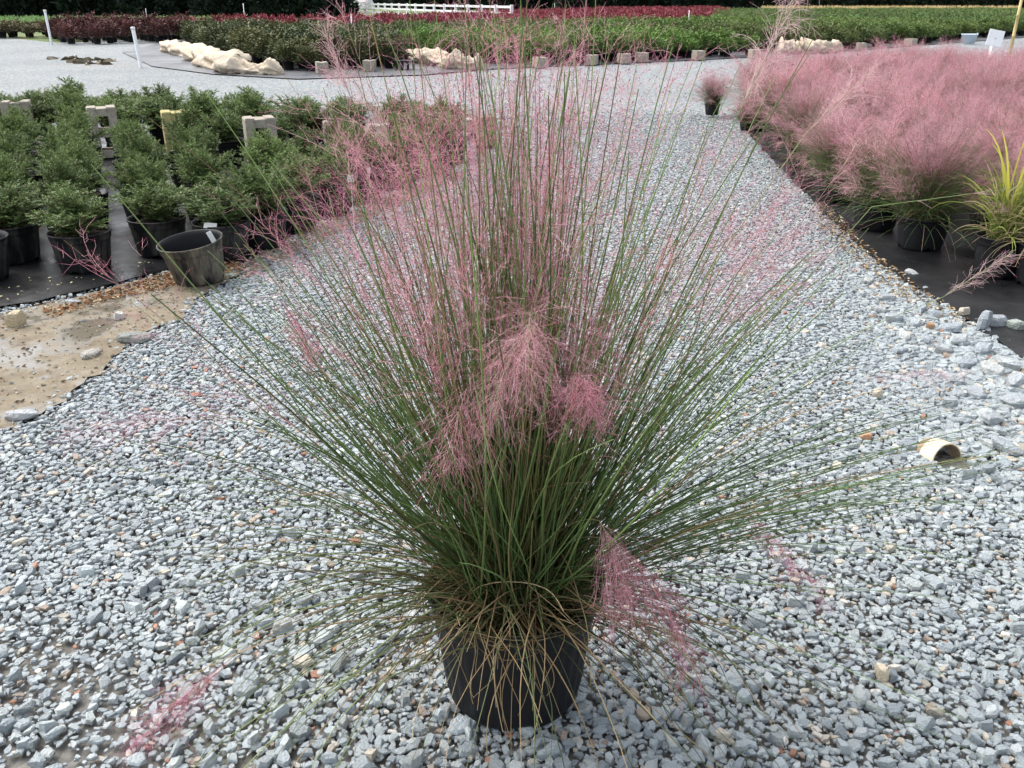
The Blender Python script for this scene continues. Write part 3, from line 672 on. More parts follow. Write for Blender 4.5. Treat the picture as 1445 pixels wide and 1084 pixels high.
def bed_muhly(seed):
    global rng
    keep_rng = rng; rng = np.random.default_rng(seed)
    out = {}
    mb = MB(); n = 1000
    th = np.abs(rng.normal(0, .55, n)).clip(0, 1.5); P = arcs(np.c_[rng.normal(0, .045, (n, 2)), np.zeros(n)], th, rng.uniform(0, 6.28, n), rng.uniform(.25, .60, n), rng.uniform(.2, 1.7, n), 7, zmin=-.15)
    c = colgrad(n, 7, LG1 * .9, LG2 * .9, 1, .25); dry = rng.random((n, 1, 1)) < .3; c = np.where(dry, colgrad(n, 7, (.14, .10, .055), (.34, .25, .16)), c)
    strands(mb, P, np.linspace(.0014, .0005, 7)[None], c, 3); out['leaf_blades'] = mb.mesh('leaf_blades', mat['leaf'])
    mb = MB(); m2 = 54; th = np.abs(rng.normal(0, .48, m2)).clip(0, 1.15); L = rng.uniform(.40, .72, m2)
    P = arcs(np.c_[rng.normal(0, .04, (m2, 2)), np.zeros(m2)], th, rng.uniform(0, 6.28, m2), L, rng.uniform(.05, .5, m2), 12)
    ms = MB(); strands(ms, P, np.linspace(.0011, .0005, 12)[None], colgrad(m2, 12, LG2, (.35, .19, .16)), 3)
    m3 = 130; P3 = arcs(np.c_[rng.normal(0, .05, (m3, 2)), np.zeros(m3)], np.abs(rng.normal(0, .5, m3)).clip(0, 1.2), rng.uniform(0, 6.28, m3), rng.uniform(.4, .72, m3), rng.uniform(.05, .8, m3), 9); strands(ms, P3, np.linspace(.0012, .0005, 9)[None], colgrad(m3, 9, (.10, .10, .05), (.36, .25, .19), 1, .3), 3)
    for k in range(m2): panicle(mb, P[k, 5:], 38, .15, .58, .15, 6, .00037, .2, rng.uniform(.1, .55), .45, (.018, .045), dim=.95)
    out['flower_stems'] = ms.mesh('flower_stems', mat['leaf']); out['flower_plumes'] = mb.mesh('flower_plumes', mat['mist'])
    rng = keep_rng; return out
bpm = pot_mesh('pot', .115, .14, .19, mat['pot'], 48); bsoil = disc_soil('soil', .133, .165, mat['soil'])
bed_protos = []
for s in range(4):
    d = bed_muhly(900 + s); root = obj('pink_muhly_grass', None); obj('pot', bpm, root); obj('soil', bsoil, root)
    for nm, me in d.items(): o = obj(nm, me, root, (0, 0, .16)); o['kind'] = 'stuff'
    bed_protos.append([root, False])
def place_bed(x, y, s, label, group, sc=1.0):
    p = bed_protos[s]
    if not p[1]: o = p[0]; p[1] = True
    else: o = copy_tree(p[0])
    o.location = (x, y, .02); o.rotation_euler = (0, 0, random.uniform(0, 6.28)); o.scale = (sc, sc, sc * random.uniform(.84, 1.02)); return tag(o, label, 'ornamental grass', group)
bed_poly = S_((1068, 178), (1100, 212), (1140, 252), (1185, 300), (1240, 345), (1300, 362), (1390, 352), (1560, 420), (2100, 420), (1850, 138), (1070, 142))
fr = [(1296, 352), (1232, 325), (1178, 285), (1130, 238), (1098, 202), (1076, 176), (1395, 322)]
pts = []
for i, (x, y) in enumerate(fr):
    g = G(x, y); pts.append((g.x, g.y)); place_bed(g.x, g.y, i % 4, 'pink muhly grass in black pot along the gravel edge of the right bed', 'pink muhly grasses at the gravel edge', 1.12)
P = []
for j in range(0, 24):
    for i in range(0, 20):
        P.append((.8 + i * .56 + (j % 2) * .28 + random.gauss(0, .04), 5.2 + j * .485 + random.gauss(0, .04)))
for (x, y) in P:
    if not inpoly([(x, y)], bed_poly)[0] or min(math.hypot(x - q[0], y - q[1]) for q in pts) < .46: continue
    sx, sy, _ = to_px(np.array([x, y, .5]))
    if sx > 1620: continue
    pts.append((x, y)); place_bed(x, y, random.randrange(4), 'pink muhly grass in black pot within the misty mass of the right bed', 'pink muhly grasses inside the right bed', random.uniform(.82, 1.2))
# small muhly standing out on the gravel
g = G(1004, 164); o = place_bed(g.x, g.y, 1, 'small potted grass with few pink plumes standing alone on the gravel', None, .72)
g = G(1052, 186); o = place_bed(g.x, g.y, 2, 'small pot of pink grass just outside the bed corner', None, .55)

# ------------------------------------------------------------------ yellow-green grass in a pot, right edge
g = G(1402, 392); yo = obj('yellow_green_grass', None, None, (g.x, g.y, .02)); tag(yo, 'yellow-green striped grass in black pot at the edge of the pink bed', 'ornamental grass')
obj('pot', pot_mesh('pot', .105, .13, .225, mat['pot'], 64), yo); obj('soil', disc_soil('soil', .122, .19, mat['soil']), yo)
mb = MB(); n = 230; th = np.abs(rng.normal(0, .42, n)).clip(0, 1.3)
P = arcs(np.c_[rng.normal(0, .035, (n, 2)), np.zeros(n)], th, rng.uniform(0, 6.28, n), rng.uniform(.22, .55, n), rng.uniform(.6, 2.2, n), 9, 1.8, -.17)
c = colgrad(n, 9, (.09, .15, .025), (.26, .30, .06), 1, .3); dry = rng.random((n, 1, 1)) < .15; c = np.where(dry, colgrad(n, 9, (.3, .24, .12), (.5, .4, .24)), c)
strands(mb, P, (np.array([.7, .9, 1, 1, .95, .85, .7, .45, .1]) * .0032)[None], c, 2)
o = obj('leaf_blades', mb.mesh('leaf_blades', mat['leaf']), yo, (0, 0, .19)); o['kind'] = 'stuff'
for k in range(7):
    mb = MB(); P = arcs(np.zeros((1, 3)) + rng.normal(0, .015, 3), np.array([rng.uniform(.02, .16)]), np.array([rng.uniform(0, 6.28)]), np.array([rng.uniform(.5, .72)]), np.array([rng.uniform(.1, 1.3)]), 10, 2.4)
    strands(mb, P, (np.array([.6, .8, 1, 1.1, 1.1, 1, .9, .7, .5, .1]) * .0065)[None], colgrad(1, 10, (.3, .36, .04), (.66, .60, .10), .6, .1), 2)
    obj('tall_leaf', mb.mesh('tall_leaf', mat['leaf']), yo, (0, 0, .19))
g = G(1462, 405); do = obj('dry_grass_clump', None, None, (g.x, g.y, .02)); tag(do, 'drooping straw-coloured grass clump in pot beside the yellow-green one', 'ornamental grass')
obj('pot', pot_mesh('pot', .105, .13, .225, mat['pot'], 48), do); obj('soil', disc_soil('soil', .122, .19, mat['soil']), do)
mb = MB(); n = 160; P = arcs(np.c_[rng.normal(0, .035, (n, 2)), np.zeros(n)], np.abs(rng.normal(.5, .3, n)), rng.uniform(0, 6.28, n), rng.uniform(.25, .5, n), rng.uniform(1, 2.2, n), 9, 1.2, -.17)
strands(mb, P, np.linspace(.0025, .0005, 9)[None], colgrad(n, 9, (.2, .2, .07), (.5, .38, .22)), 2); o = obj('leaf_blades', mb.mesh('leaf_blades', mat['leaf']), do, (0, 0, .19)); o['kind'] = 'stuff'

# ------------------------------------------------------------------ pipe stub
pg = G(1330, 645)
def tube(name, r, l, th, m, seg=40):
    return lathe(name, [(r, 0), (r, l), (r - .0015, l + .0015), (r - th + .0015, l + .0015), (r - th, l), (r - th, 0)], m, seg)
po = obj('drain_pipe', None, None, (pg.x - .02, pg.y + .04, -.016), (R(80), 0, R(20)))
tag(po, 'short cream plastic pipe end sticking out of the gravel', 'pipe')
obj('pipe_wall', lathe('pipe_wall', [(.066, .01), (.066, .07), (.0652, .0715), (.0605, .0715)], mat['cream_pipe'], 48), po)
obj('pipe_inside', lathe('pipe_inside', [(.0606, .0714), (.0598, .07), (.0595, -.02), (0, -.02)], mat['pipe_in'], 48), po)

# ------------------------------------------------------------------ the far side of the road
def far_shrub_mesh(name, m, seed, hgt, wid, nleaf, lsize, c1, c2, pot=True, up=.4):
    global rng
    keep_rng = rng; rng = np.random.default_rng(seed); mb = MB()
    a = rng.uniform(0, 6.28, nleaf); r = np.sqrt(rng.random(nleaf)) * wid / 2; zt = rng.random(nleaf) ** .6
    lump = (1 + .22 * np.sin(3 * a + seed) * np.sin(5 * zt * 3)) * rng.normal(1, .10, nleaf)
    rr = r * (1 - .55 * zt ** 2.2) * lump; z = .17 + zt * (hgt - .17) * lump
    o = np.stack([rr * np.cos(a), rr * np.sin(a), z], -1)
    d = np.stack([np.cos(a), np.sin(a), np.full(nleaf, up)], -1) + rng.normal(0, .5, (nleaf, 3)); d /= np.linalg.norm(d, axis=1, keepdims=True); l = lsize * rng.uniform(.6, 1.3, nleaf)[:, None]
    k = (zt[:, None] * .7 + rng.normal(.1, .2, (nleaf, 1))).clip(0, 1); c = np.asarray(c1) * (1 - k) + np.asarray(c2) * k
    strands(mb, np.stack([o, o + d * l * .5, o + d * l], 1), np.broadcast_to(l * np.array([[.12, .2, .02]]), (nleaf, 3)), c[:, None, :], 2)
    nb = 9; P = arcs(np.zeros((nb, 3)) + np.array([0, 0, .15]), rng.uniform(.1, .8, nb), rng.uniform(0, 6.28, nb), np.full(nb, hgt * .6), np.full(nb, .2), 4); strands(mb, P, np.array([[.006, .005, .004, .002]]), np.array([.08, .05, .03]), 3)
    if pot:
        s = 14; prof = [(.12, 0), (.15, .2), (.16, .2), (.16, .215), (.14, .215), (.0, .18)]
        V = [(r_ * math.cos(6.2832 * i / s), r_ * math.sin(6.2832 * i / s), z_) for r_, z_ in prof for i in range(s)]
        Fq = [(j * s + i, j * s + (i + 1) % s, (j + 1) * s + (i + 1) % s, (j + 1) * s + i) for j in range(5) for i in range(s)]
        mb.add(V, Fq, (.012, .012, .014))
    rng = keep_rng; return mb.mesh(name, m)
def hexpts(poly, s, jit=.12):
    a = np.array([(p[0], p[1]) for p in poly]); lo, hi = a.min(0), a.max(0); P = []
    ny = int((hi[1] - lo[1]) / (s * .87)) + 1
    for j in range(ny):
        xs = np.arange(lo[0], hi[0], s) + (j % 2) * s / 2; P.append(np.c_[xs, np.full(len(xs), lo[1] + j * s * .87)])
    P = np.concatenate(P) + rng.normal(0, jit * s, (sum(len(q) for q in P), 2)); return P[inpoly(P, poly)]
GR1, GR2 = (.035, .06, .02), (.12, .18, .055)
FARPOT = lathe('pot', [(.12, 0), (.15, .2), (.16, .2), (.16, .215), (.14, .215), (.0, .18)], mat['pot'], 16)
def far_mass(name, single, poly, s, n_ind, hgt, wid, nleaf, lsize, c1, c2, tintf, label, group, stuff_label, cat='shrub', up=.4, n_parts=70):
    vi_o = [far_shrub_mesh(single, mat['far_obj'], 70 + i + len(name), hgt * (1 + .08 * (i - 1)), wid, nleaf, lsize, c1, c2, True, up) for i in range(3)]
    vi_i = [far_shrub_mesh(name, mat['far_inst'], 70 + i + len(name), hgt * (1 + .08 * (i - 1)), wid, nleaf, lsize, c1, c2, True, up) for i in range(3)]
    P = hexpts(poly, s)
    if name == 'green_shrub_mass': P = P[((P[:, 1] * .9 + P[:, 0] * .25) % 6.5) > 1.3]
    px, py, d = to_px(np.c_[P, np.full(len(P), .4)]); P = P[(px > -120) & (px < 1565)]
    px, py, d = to_px(np.c_[P, np.full(len(P), .4)]); o_ = np.argsort(-py - 1000 * ((px > 0) & (px < 1445))); P = P[o_]
    tn = tintf(P); sc = rng.uniform(.78, 1.2, len(P))
    fol = [far_shrub_mesh('foliage', mat['far_obj'], 70 + i + len(name), hgt * (1 + .08 * (i - 1)), wid, nleaf, lsize, c1, c2, False, up) for i in range(3)]
    for k in range(min(n_ind, len(P))):
        if k < n_parts:
            o = obj(single, None, None, (P[k, 0], P[k, 1], .012), (0, 0, rng.uniform(0, 6.28)), sc[k]); tag(o, label, cat, group)
            f = obj('foliage', fol[k % 3], o); f.color = (*tn[k], 1); obj('pot', FARPOT, o); continue
        o = obj(single, vi_o[k % 3], None, (P[k, 0], P[k, 1], .012), (0, 0, rng.uniform(0, 6.28)), sc[k]); o.color = (*tn[k], 1); tag(o, label, cat, group)
    if len(P) > n_ind:
        Q_ = P[n_ind:]; m = len(Q_); scatter(name, vi_i, np.c_[Q_, np.full(m, .012)], np.c_[np.zeros((m, 2)), rng.uniform(0, 6.28, m)], np.repeat(sc[n_ind:, None], 3, 1), rng.integers(0, 3, m), tn[n_ind:], stuff_label)
def tint_green(P):
    k = .5 + .5 * np.sin(P[:, 0] * .22 + 1.3 * np.sin(P[:, 1] * .31)); k2 = .5 + .5 * np.sin(P[:, 1] * .55 + P[:, 0] * .1)
    row = (np.floor((P[:, 1] * .9 + P[:, 0] * .25) / 6.5) % 3)[:, None]
    base = np.where(row == 0, np.array([1.25, 1.2, 1.0]), np.where(row == 1, np.array([.95, .85, .85]), np.array([1.15, 1.0, .8]))) + .6 * k[:, None] * np.array([.35, .15, .1]) + k2[:, None] * np.array([-.1, .25, .0])
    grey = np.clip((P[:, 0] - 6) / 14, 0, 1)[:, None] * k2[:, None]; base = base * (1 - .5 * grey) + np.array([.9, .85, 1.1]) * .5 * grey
    return base * rng.uniform(.85, 1.15, (len(P), 1))
def tint_dark(P):
    k = rng.random((len(P), 1)); return (np.array([1., 1., 1.]) * (1 - k) + np.array([1.7, 1.25, 1.0]) * k) * rng.uniform(.75, 1.3, (len(P), 1))
one = lambda *c: (lambda P: np.array(c) * rng.uniform(.8, 1.2, (len(P), 1)))
dark_poly = S_((266, 66), (300, 82), (350, 96), (400, 102), (560, 97), (566, 72), (560, 63), (420, 60), (262, 57))
far_mass('dark_shrub_mass', 'dark_green_shrub', dark_poly, .62, 150, .56, .70, 1300, .07, (.02, .034, .016), (.085, .115, .05), tint_dark, 'dark green bushy shrub in black pot in the block behind the long pale cloth roll', 'dark shrubs across the road', 'dark green shrubs in rows across the road')
green_poly = S_((572, 84), (690, 94), (830, 90), (960, 84), (1100, 77), (1200, 70), (1445, 51), (1600, 40), (1600, 22), (1010, 24), (1000, 47), (560, 58), (566, 62))
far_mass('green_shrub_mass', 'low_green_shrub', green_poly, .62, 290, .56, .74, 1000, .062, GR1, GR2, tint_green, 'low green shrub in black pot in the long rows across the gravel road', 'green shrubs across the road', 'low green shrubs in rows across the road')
red_poly = S_((250, 53), (420, 58), (560, 60), (990, 45), (1030, 27), (1010, 19), (860, 21), (700, 30), (600, 37), (450, 46), (265, 47))
far_mass('red_shrub_mass', 'red_leaved_shrub', red_poly, .75, 110, .54, .85, 520, .11, (.07, .016, .02), (.30, .06, .075), one(1, 1, 1), 'crimson leaved shrub in black pot in the red strip behind the green rows', 'red shrubs across the road', 'crimson shrubs forming the red strip', up=1.2)
bar_poly = S_((80, 64), (262, 60), (262, 50), (80, 53))
far_mass('barberry_mass', 'dark_red_barberry', bar_poly, .80, 60, .62, .70, 560, .09, (.03, .014, .012), (.14, .05, .045), one(1, 1, 1), 'dark red barberry in black pot on the gravel beside the white posts', 'potted barberries across the road', 'more dark red barberries', up=.8)
brown_poly = S_((-140, 57), (80, 53), (262, 49), (262, 46), (-140, 53))
far_mass('olive_shrub_mass', 'olive_brown_shrub', brown_poly, .8, 60, .50, .85, 480, .10, (.05, .045, .022), (.17, .14, .065), one(1, 1, 1), 'olive brown low shrub in the rows behind the barberries', 'olive shrubs across the road', 'olive brown shrubs behind the barberries')
# fresh green crop strip further left
mb = MB(); Pc = jgrid(S_((-160, 47), (240, 42), (330, 28), (-160, 27)), .34, .6); n = len(Pc)
P = arcs(np.c_[Pc, np.zeros(n)], np.abs(rng.normal(0, .3, n)), rng.uniform(0, 6.28, n), rng.uniform(.2, .42, n), rng.uniform(.1, .7, n), 4)
strands(mb, P, np.array([[.05, .06, .045, .01]]), colgrad(n, 4, (.09, .17, .05), (.20, .32, .12)), 2); o = obj('green_crop', mb.mesh('green_crop', mat['leaf'])); o['kind'] = 'stuff'; o['label'] = 'fresh green crop strip before the dark trees'
mb = MB(); Pc = jgrid(S_((1080, 17), (1430, 17), (1450, 9), (1060, 9)), .6, .6); n = len(Pc)
P = arcs(np.c_[Pc, np.zeros(n)], np.abs(rng.normal(0, .3, n)), rng.uniform(0, 6.28, n), rng.uniform(.4, .8, n), rng.uniform(.1, .7, n), 3)
strands(mb, P, np.array([[.09, .09, .01]]), colgrad(n, 3, (.36, .27, .12), (.55, .44, .24)), 2); o = obj('dry_grass', mb.mesh('dry_grass', mat['leaf'])); o['kind'] = 'stuff'; o['label'] = 'tan dry grass field before the trees'

# pale cloth rolls
def cloth_roll(path, r, label, seed, m='cloth'):
    rr = random.Random(seed); pts = [Vector(p) for p in path]; seg = []
    nseg = 90
    for k in range(nseg + 1):
        u = k / nseg * (len(pts) - 1); i = min(int(u), len(pts) - 2); f = u - i; f = f * f * (3 - 2 * f) if len(pts) > 2 else f
        seg.append(pts[i].lerp(pts[i + 1], f))
    from mathutils import noise as mn
    V, Fq, S = [], [], 30; ex = [bool(0)] 
    for k, c in enumerate(seg):
        t = (seg[min(k + 1, nseg)] - seg[max(k - 1, 0)]).normalized(); side = Vector((-t.y, t.x, 0)); u = k / nseg
        e = min(1, (u * 14 + .05), ((1 - u) * 14 + .05)) ** .5
        big = .75 + .55 * mn.noise(Vector((u * 6.3, seed, 0))) + .35 * mn.noise(Vector((u * 15, seed, 4)))
        for s in range(S):
            a = 2 * math.pi * s / S; p = Vector((math.cos(a), math.sin(a), 0))
            fold = .42 * mn.noise(Vector((u * 22, math.cos(a) * 1.6 + seed, math.sin(a) * 1.6))) + .17 * mn.noise(Vector((u * 55, math.cos(a) * 3.5 + seed, math.sin(a) * 3.5))) - .22 * abs(mn.noise(Vector((u * 34, math.cos(a) * 5, math.sin(a) * 5 + seed))))
            q = r * e * (big + fold); z = max(.0, r * e * .62 * big + math.sin(a) * q * .85)
            V.append(c + side * (math.cos(a) * q * 1.25) + Vector((0, 0, z + .004)))
    for k in range(nseg):
        for s in range(S): Fq.append((k * S + s, k * S + (s + 1) % S, (k + 1) * S + (s + 1) % S, (k + 1) * S + s))
    caps = [[tuple(range(S))[::-1], tuple(nseg * S + s for s in range(S))]]
    me = npmesh('cloth_roll', V, [np.array(Fq), np.array(caps[0])], mat[m]); return tag(obj('cloth_roll', me), label, 'cloth roll', 'crumpled cloth rolls')
cloth_roll(S_((236, 72), (268, 80), (292, 92), (335, 104), (396, 106)), .29, 'long crumpled cream cloth roll winding along the dark shrub block', 3)
cloth_roll(S_((566, 84), (610, 91), (640, 97), (680, 98)), .27, 'crumpled tan cloth heap at the gap between dark and green shrubs', 8)
cloth_roll(S_((1098, 76), (1130, 76), (1180, 74)), .30, 'crumpled cream cloth heap before the green rows, right of the pink bed end', 15)
cloth_roll(S_((838, 50), (864, 49)), .32, 'small white cloth bundle lying among the green rows', 22)
cloth_roll(S_((1195, 40), (1222, 39)), .34, 'small cream cloth bundle among the far grey-green rows', 29)

# white posts, sign, canes, risers, fence, car, trees
def post(px0, py0, px1, py1, r, label):
    b = G(px0, py0); t = Q(px1, py1, b.y + .05); d = t - b; L = d.length
    root = obj('white_post', None, None, b, d.to_track_quat('Z', 'Y').to_euler()); tag(root, label, 'post')
    obj('post_tube', lathe('post_tube', [(r, -.02), (r, L - .06)], mat['white_plastic'], 20), root)
    obj('post_cap', lathe('post_cap', [(r, L - .06), (r * 1.18, L - .06), (r * 1.18, L - .01), (r * .9, L), (0, L)], mat['white_plastic'], 20), root)
post(199, 95, 187, 38, .042, 'leaning white plastic post beside the grey cloth apron')
post(73, 63, 63, 14, .042, 'leaning white plastic post near the end of the potted barberries')
b = G(1388, 118); so = obj('white_sign', None, None, b, (0, R(2), R(-8))); tag(so, 'small blank white square sign on a white post behind the pink grass', 'sign')
obj('sign_post', lathe('sign_post', [(.035, -.02), (.035, .70), (.0, .705)], mat['white_plastic'], 16), so)
obj('sign_plate', bevelbox('sign_plate', (.28, .012, .29), mat['white_plastic'], .003, 1), so, (.0, -.05, .80), (R(-12), R(8), 0))
obj('screw', lathe('screw', [(.012, 0), (.012, .01), (0, .012)], mat['steel'], 8), so, (0, -.065, .80), (R(90), 0, 0))
def stick(px, py, h, r, m, name, label, lean=(0, 0), cat='stake', group=None, top=True):
    b = G(px, py); root = obj(name, lathe(name, [(r, -.02), (r * .95, h * .33), (r * 1.12, h * .335), (r * .93, h * .34), (r * .9, h * .66), (r * 1.05, h * .665), (r * .88, h * .67), (r * .8, h), (0, h)], m, 10), None, b, (lean[0], lean[1], 0)); tag(root, label, cat, group)
stick(1424, 80, 1.6, .045, mat['cane'], 'bamboo_cane', 'thick yellowish bamboo cane standing behind the white sign', (0, R(.5)))
stick(1447, 110, 1.7, .03, mat['cane'], 'bamboo_cane', 'thin yellowish bamboo cane at the right edge of the pink bed', (0, R(1)))
for (x, y, h, lab) in ((347, 45, 1.3, 'thin white irrigation riser among the red shrubs before the dark trees'), (970, 52, 1.05, 'thin white irrigation riser among the green rows'), (497, 62, 1.0, 'thin pale riser among the dark shrubs'), (208, 31, .9, 'thin white riser in the green crop'), (783, 25, 1.2, 'thin white riser in the red strip')):
    stick(x, y, h, .022, mat['white_plastic'], 'irrigation_riser', lab, (0, R(random.uniform(-2, 2))))
for (x, y, lab) in ((455, 104, 0), (522, 101, 0), (762, 96, 1), (835, 92, 1), (880, 90, 1), (905, 88, 1), (1064, 83, 1), (985, 85, 1), (1214, 72, 1), (1284, 65, 1)):
    g = G(x, y); o = obj('concrete_block', block_mesh('concrete_block', mat['concrete'], .24, .38, .22) if 'fb' not in SRC else SRC['fb'], None, (g.x, g.y, .012), (0, 0, random.uniform(-.3, .5))); SRC['fb'] = o.data
    tag(o, ('grey concrete block weighing down the cloth before the dark shrubs', 'grey concrete block lying along the front of the green rows')[lab], 'concrete block', 'blocks across the road')
g = G(572, 99); o = obj('black_crate', None, None, (g.x, g.y, .012), (0, 0, .1)); tag(o, 'low black slotted plastic crate next to the dark shrub block', 'crate')
obj('crate_top', bevelbox('crate_top', (.44, .3, .04), mat['pot'], .004, 1), o, (0, 0, .18))
for k in range(4): obj('leg', bevelbox('leg', (.05, .3, .16), mat['pot'], .004, 1), o, (-.19 + k * .126, 0, .08))
g = G(1366, 62); o = obj('white_bucket', None, None, (g.x, g.y, .012)); tag(o, 'pale blue-white tub standing before the green rows near the sign', 'bucket')
obj('bucket_shell', lathe('bucket_shell', [(0, .0), (.20, 0), (.27, .30), (.285, .30), (.285, .32), (.255, .32), (.19, .02), (0, .02)], mat['bucket'], 28), o)
obj('handle', lathe('handle', [(.02, -.03), (.03, 0), (.0, .05)], mat['bucket'], 10), o, (.27, 0, .32))

# fence
fl, frt = Q(503, 24, 98), Q(722, 40, 54); fl.z = frt.z = 0
fo = obj('white_rail_fence', None, None, (0, 0, 0)); tag(fo, 'white three-rail wooden fence before the dark trees', 'fence')
dv = frt - fl; npost = 17; ang = math.atan2(dv.y, dv.x); pme = bevelbox('post', (.16, .16, 1.20), mat['fence'], .01, 1); rme = bevelbox('rail', (2.4 - .02, .05, .13), mat['fence'], .006, 1)
for k in range(npost + 1):
    p = fl + dv * (k / npost); obj('post', pme, fo, (p.x, p.y, .60), (0, 0, ang))
    if k < npost:
        q = fl + dv * ((k + .5) / npost)
        for z in (.40, .74, 1.08): o = obj('rail', rme, fo, (q.x, q.y, z), (0, 0, ang)); o.scale.x = dv.length / npost / 2.4
# parked car
cg = G(512, 19); co = obj('parked_car', None, None, (cg.x, cg.y, .03), (0, 0, R(-8))); tag(co, 'white car parked nose-on in the gap between the dark trees behind the fence', 'car')
def prism(name, prof, wdt, m, bev=.06, taper=0.0, ztap=(0, 1)):
    bm = bmesh.new(); A = [bm.verts.new((-wdt / 2, y, z)) for y, z in prof]; B = [bm.verts.new((wdt / 2, y, z)) for y, z in prof]
    bm.faces.new(A); bm.faces.new(B[::-1]); n = len(prof)
    for i in range(n): bm.faces.new((A[i], B[i], B[(i + 1) % n], A[(i + 1) % n]))
    bmesh.ops.recalc_face_normals(bm, faces=bm.faces[:])
    for v in bm.verts:
        k = min(1, max(0, (v.co.z - ztap[0]) / (ztap[1] - ztap[0]))); v.co.x *= 1 - taper * k
    bmesh.ops.bevel(bm, geom=bm.edges[:], offset=bev, segments=2, affect='EDGES')
    me = bpy.data.meshes.new(name); bm.to_mesh(me); bm.free(); me.materials.append(m); return me
obj('body', prism('body', [(-2.25, .35), (-2.3, .75), (-2.15, .95), (-1.0, 1.08), (2.1, 1.1), (2.25, .8), (2.2, .35)], 1.8, mat['car_paint'], .08), co)
obj('cabin', prism('cabin', [(-1.0, 1.06), (-.25, 1.62), (1.5, 1.65), (2.05, 1.08)], 1.68, mat['car_paint'], .06, .16, (1.08, 1.62)), co)
obj('windscreen', prism('windscreen', [(-1.005, 1.13), (-.36, 1.60), (-.34, 1.56), (-.97, 1.10)], 1.48, mat['glass_dark'], .005, .12, (1.08, 1.62)), co, (0, -.03, .02))
for s in (-1, 1):
    obj('side_window', prism('side_window', [(-.7, 1.14), (-.15, 1.55), (1.4, 1.57), (1.75, 1.14)], .03, mat['glass_dark'], .005), co, (s * .79, 0, .0), (0, R(-s * 13), 0))
    obj('headlight', bevelbox('headlight', (.42, .1, .17), mat['lamp_glass'], .03), co, (s * .62, -2.24, .78)); obj('mirror', bevelbox('mirror', (.2, .1, .14), mat['car_paint'], .03), co, (s * .98, -.65, 1.15))
    for y in (-1.45, 1.4):
        wh = obj('wheel', lathe('wheel', [(.2, -.1), (.31, -.1), (.34, -.07), (.34, .07), (.31, .1), (.2, .1)], mat['rubber'], 28), co, (s * .82, y, .34), (0, R(90), 0)); obj('rim', lathe('rim', [(.0, .05), (.06, .09), (.2, .08), (.21, -.08), (0, -.08)], mat['steel'], 20), wh)
obj('grille', bevelbox('grille', (.8, .08, .2), mat['rubber'], .02), co, (0, -2.26, .62)); obj('number_plate', bevelbox('number_plate', (.36, .03, .12), mat['white_plastic'], .005, 1), co, (0, -2.31, .46))

# trees
def tree_mesh(seed, hgt, wid, n=5200):
    global rng
    keep_rng = rng; rng = np.random.default_rng(seed); mb = MB(); mt = MB()
    K = 8; P = np.zeros((1, K, 3)); P[0, :, 2] = np.linspace(0, hgt * .92, K); P[0, 1:, :2] += rng.normal(0, .05, (K - 1, 2)); strands(mt, P, np.linspace(.22, .03, K)[None], np.array([.06, .042, .03]), 7)
    nb = 46; zb = rng.uniform(.25, hgt * .85, nb); L = wid * .55 * (1 - (zb / hgt) ** 1.5) * rng.uniform(.6, 1.1, nb); B = arcs(np.c_[np.zeros((nb, 2)), zb], rng.uniform(.7, 1.3, nb), rng.uniform(0, 6.28, nb), L, rng.uniform(-.4, .2, nb), 5); strands(mt, B, np.linspace(.05, .01, 5)[None], np.array([.06, .042, .03]), 4)
    a = rng.uniform(0, 6.28, n); z = hgt * rng.random(n) ** 1.15; rmax = wid / 2 * (1 - (z / hgt) ** 2.0) * (1 + .16 * np.sin(4 * a + z * 1.3 + seed) + .1 * np.sin(9 * a - z * 2.1)); rr = rmax * rng.uniform(.35, 1.05, n) ** .5
    o = np.stack([rr * np.cos(a), rr * np.sin(a), z + .05], -1); d = np.stack([np.cos(a), np.sin(a), rng.normal(.5, .5, n)], -1) + rng.normal(0, .45, (n, 3)); d /= np.linalg.norm(d, axis=1, keepdims=True); l = rng.uniform(.25, .6, n)[:, None]
    c = np.array([.010, .018, .012]) + rng.random((n, 1)) ** 2 * np.array([.018, .032, .018])
    strands(mb, np.stack([o, o + d * l * .5, o + d * l], 1), np.broadcast_to(l * np.array([[.16, .24, .03]]), (n, 3)), c[:, None, :], 2)
    rng = keep_rng; return mt.mesh('trunk', mat['tree']), mb.mesh('crown', mat['tree'])
tms = [tree_mesh(500 + i, 8.0 + .6 * i, 4.6, 6500) for i in range(3)]; tprot = []
for tm, cm in tms:
    r_ = obj('evergreen_tree', None); obj('trunk', tm, r_); obj('crown', cm, r_); tprot.append([r_, 0])
def tree(x, y, i, sc, label, group):
    p = tprot[i]; o = p[0] if not p[1] else copy_tree(p[0]); p[1] = 1
    o.location = (x, y, -.03); o.rotation_euler = (0, 0, random.uniform(0, 6.28)); o.scale = (sc,) * 3; tag(o, label, 'tree', group)
k = 0
for px in np.arange(-90, 424, 27):
    g = G(px, 23.5 + random.uniform(-.8, .8)); tree(g.x, g.y, k % 3, random.uniform(.9, 1.15), 'dense dark evergreen tree in the windbreak behind the green crop', 'dark trees of the near windbreak'); k += 1
for px in (440, 463): g = G(px, 23); tree(g.x, g.y, k % 3, 1.0, 'dark evergreen tree at the end of the windbreak beside the parked car', 'dark trees beside the car'); k += 1
for px in np.arange(574, 1570, 30):
    g = G(px, 13.2 + random.uniform(-.6, .6)); tree(g.x, g.y, k % 3, random.uniform(1.1, 1.4), 'dark evergreen tree in the farther windbreak behind the red strip', 'dark trees of the farther windbreak'); k += 1
for px in np.arange(425, 560, 22):
    g = G(px, 10.2); tree(g.x, g.y, k % 3, random.uniform(1.2, 1.5), 'dark evergreen tree seen past the car through the windbreak gap', 'dark trees behind the car'); k += 1

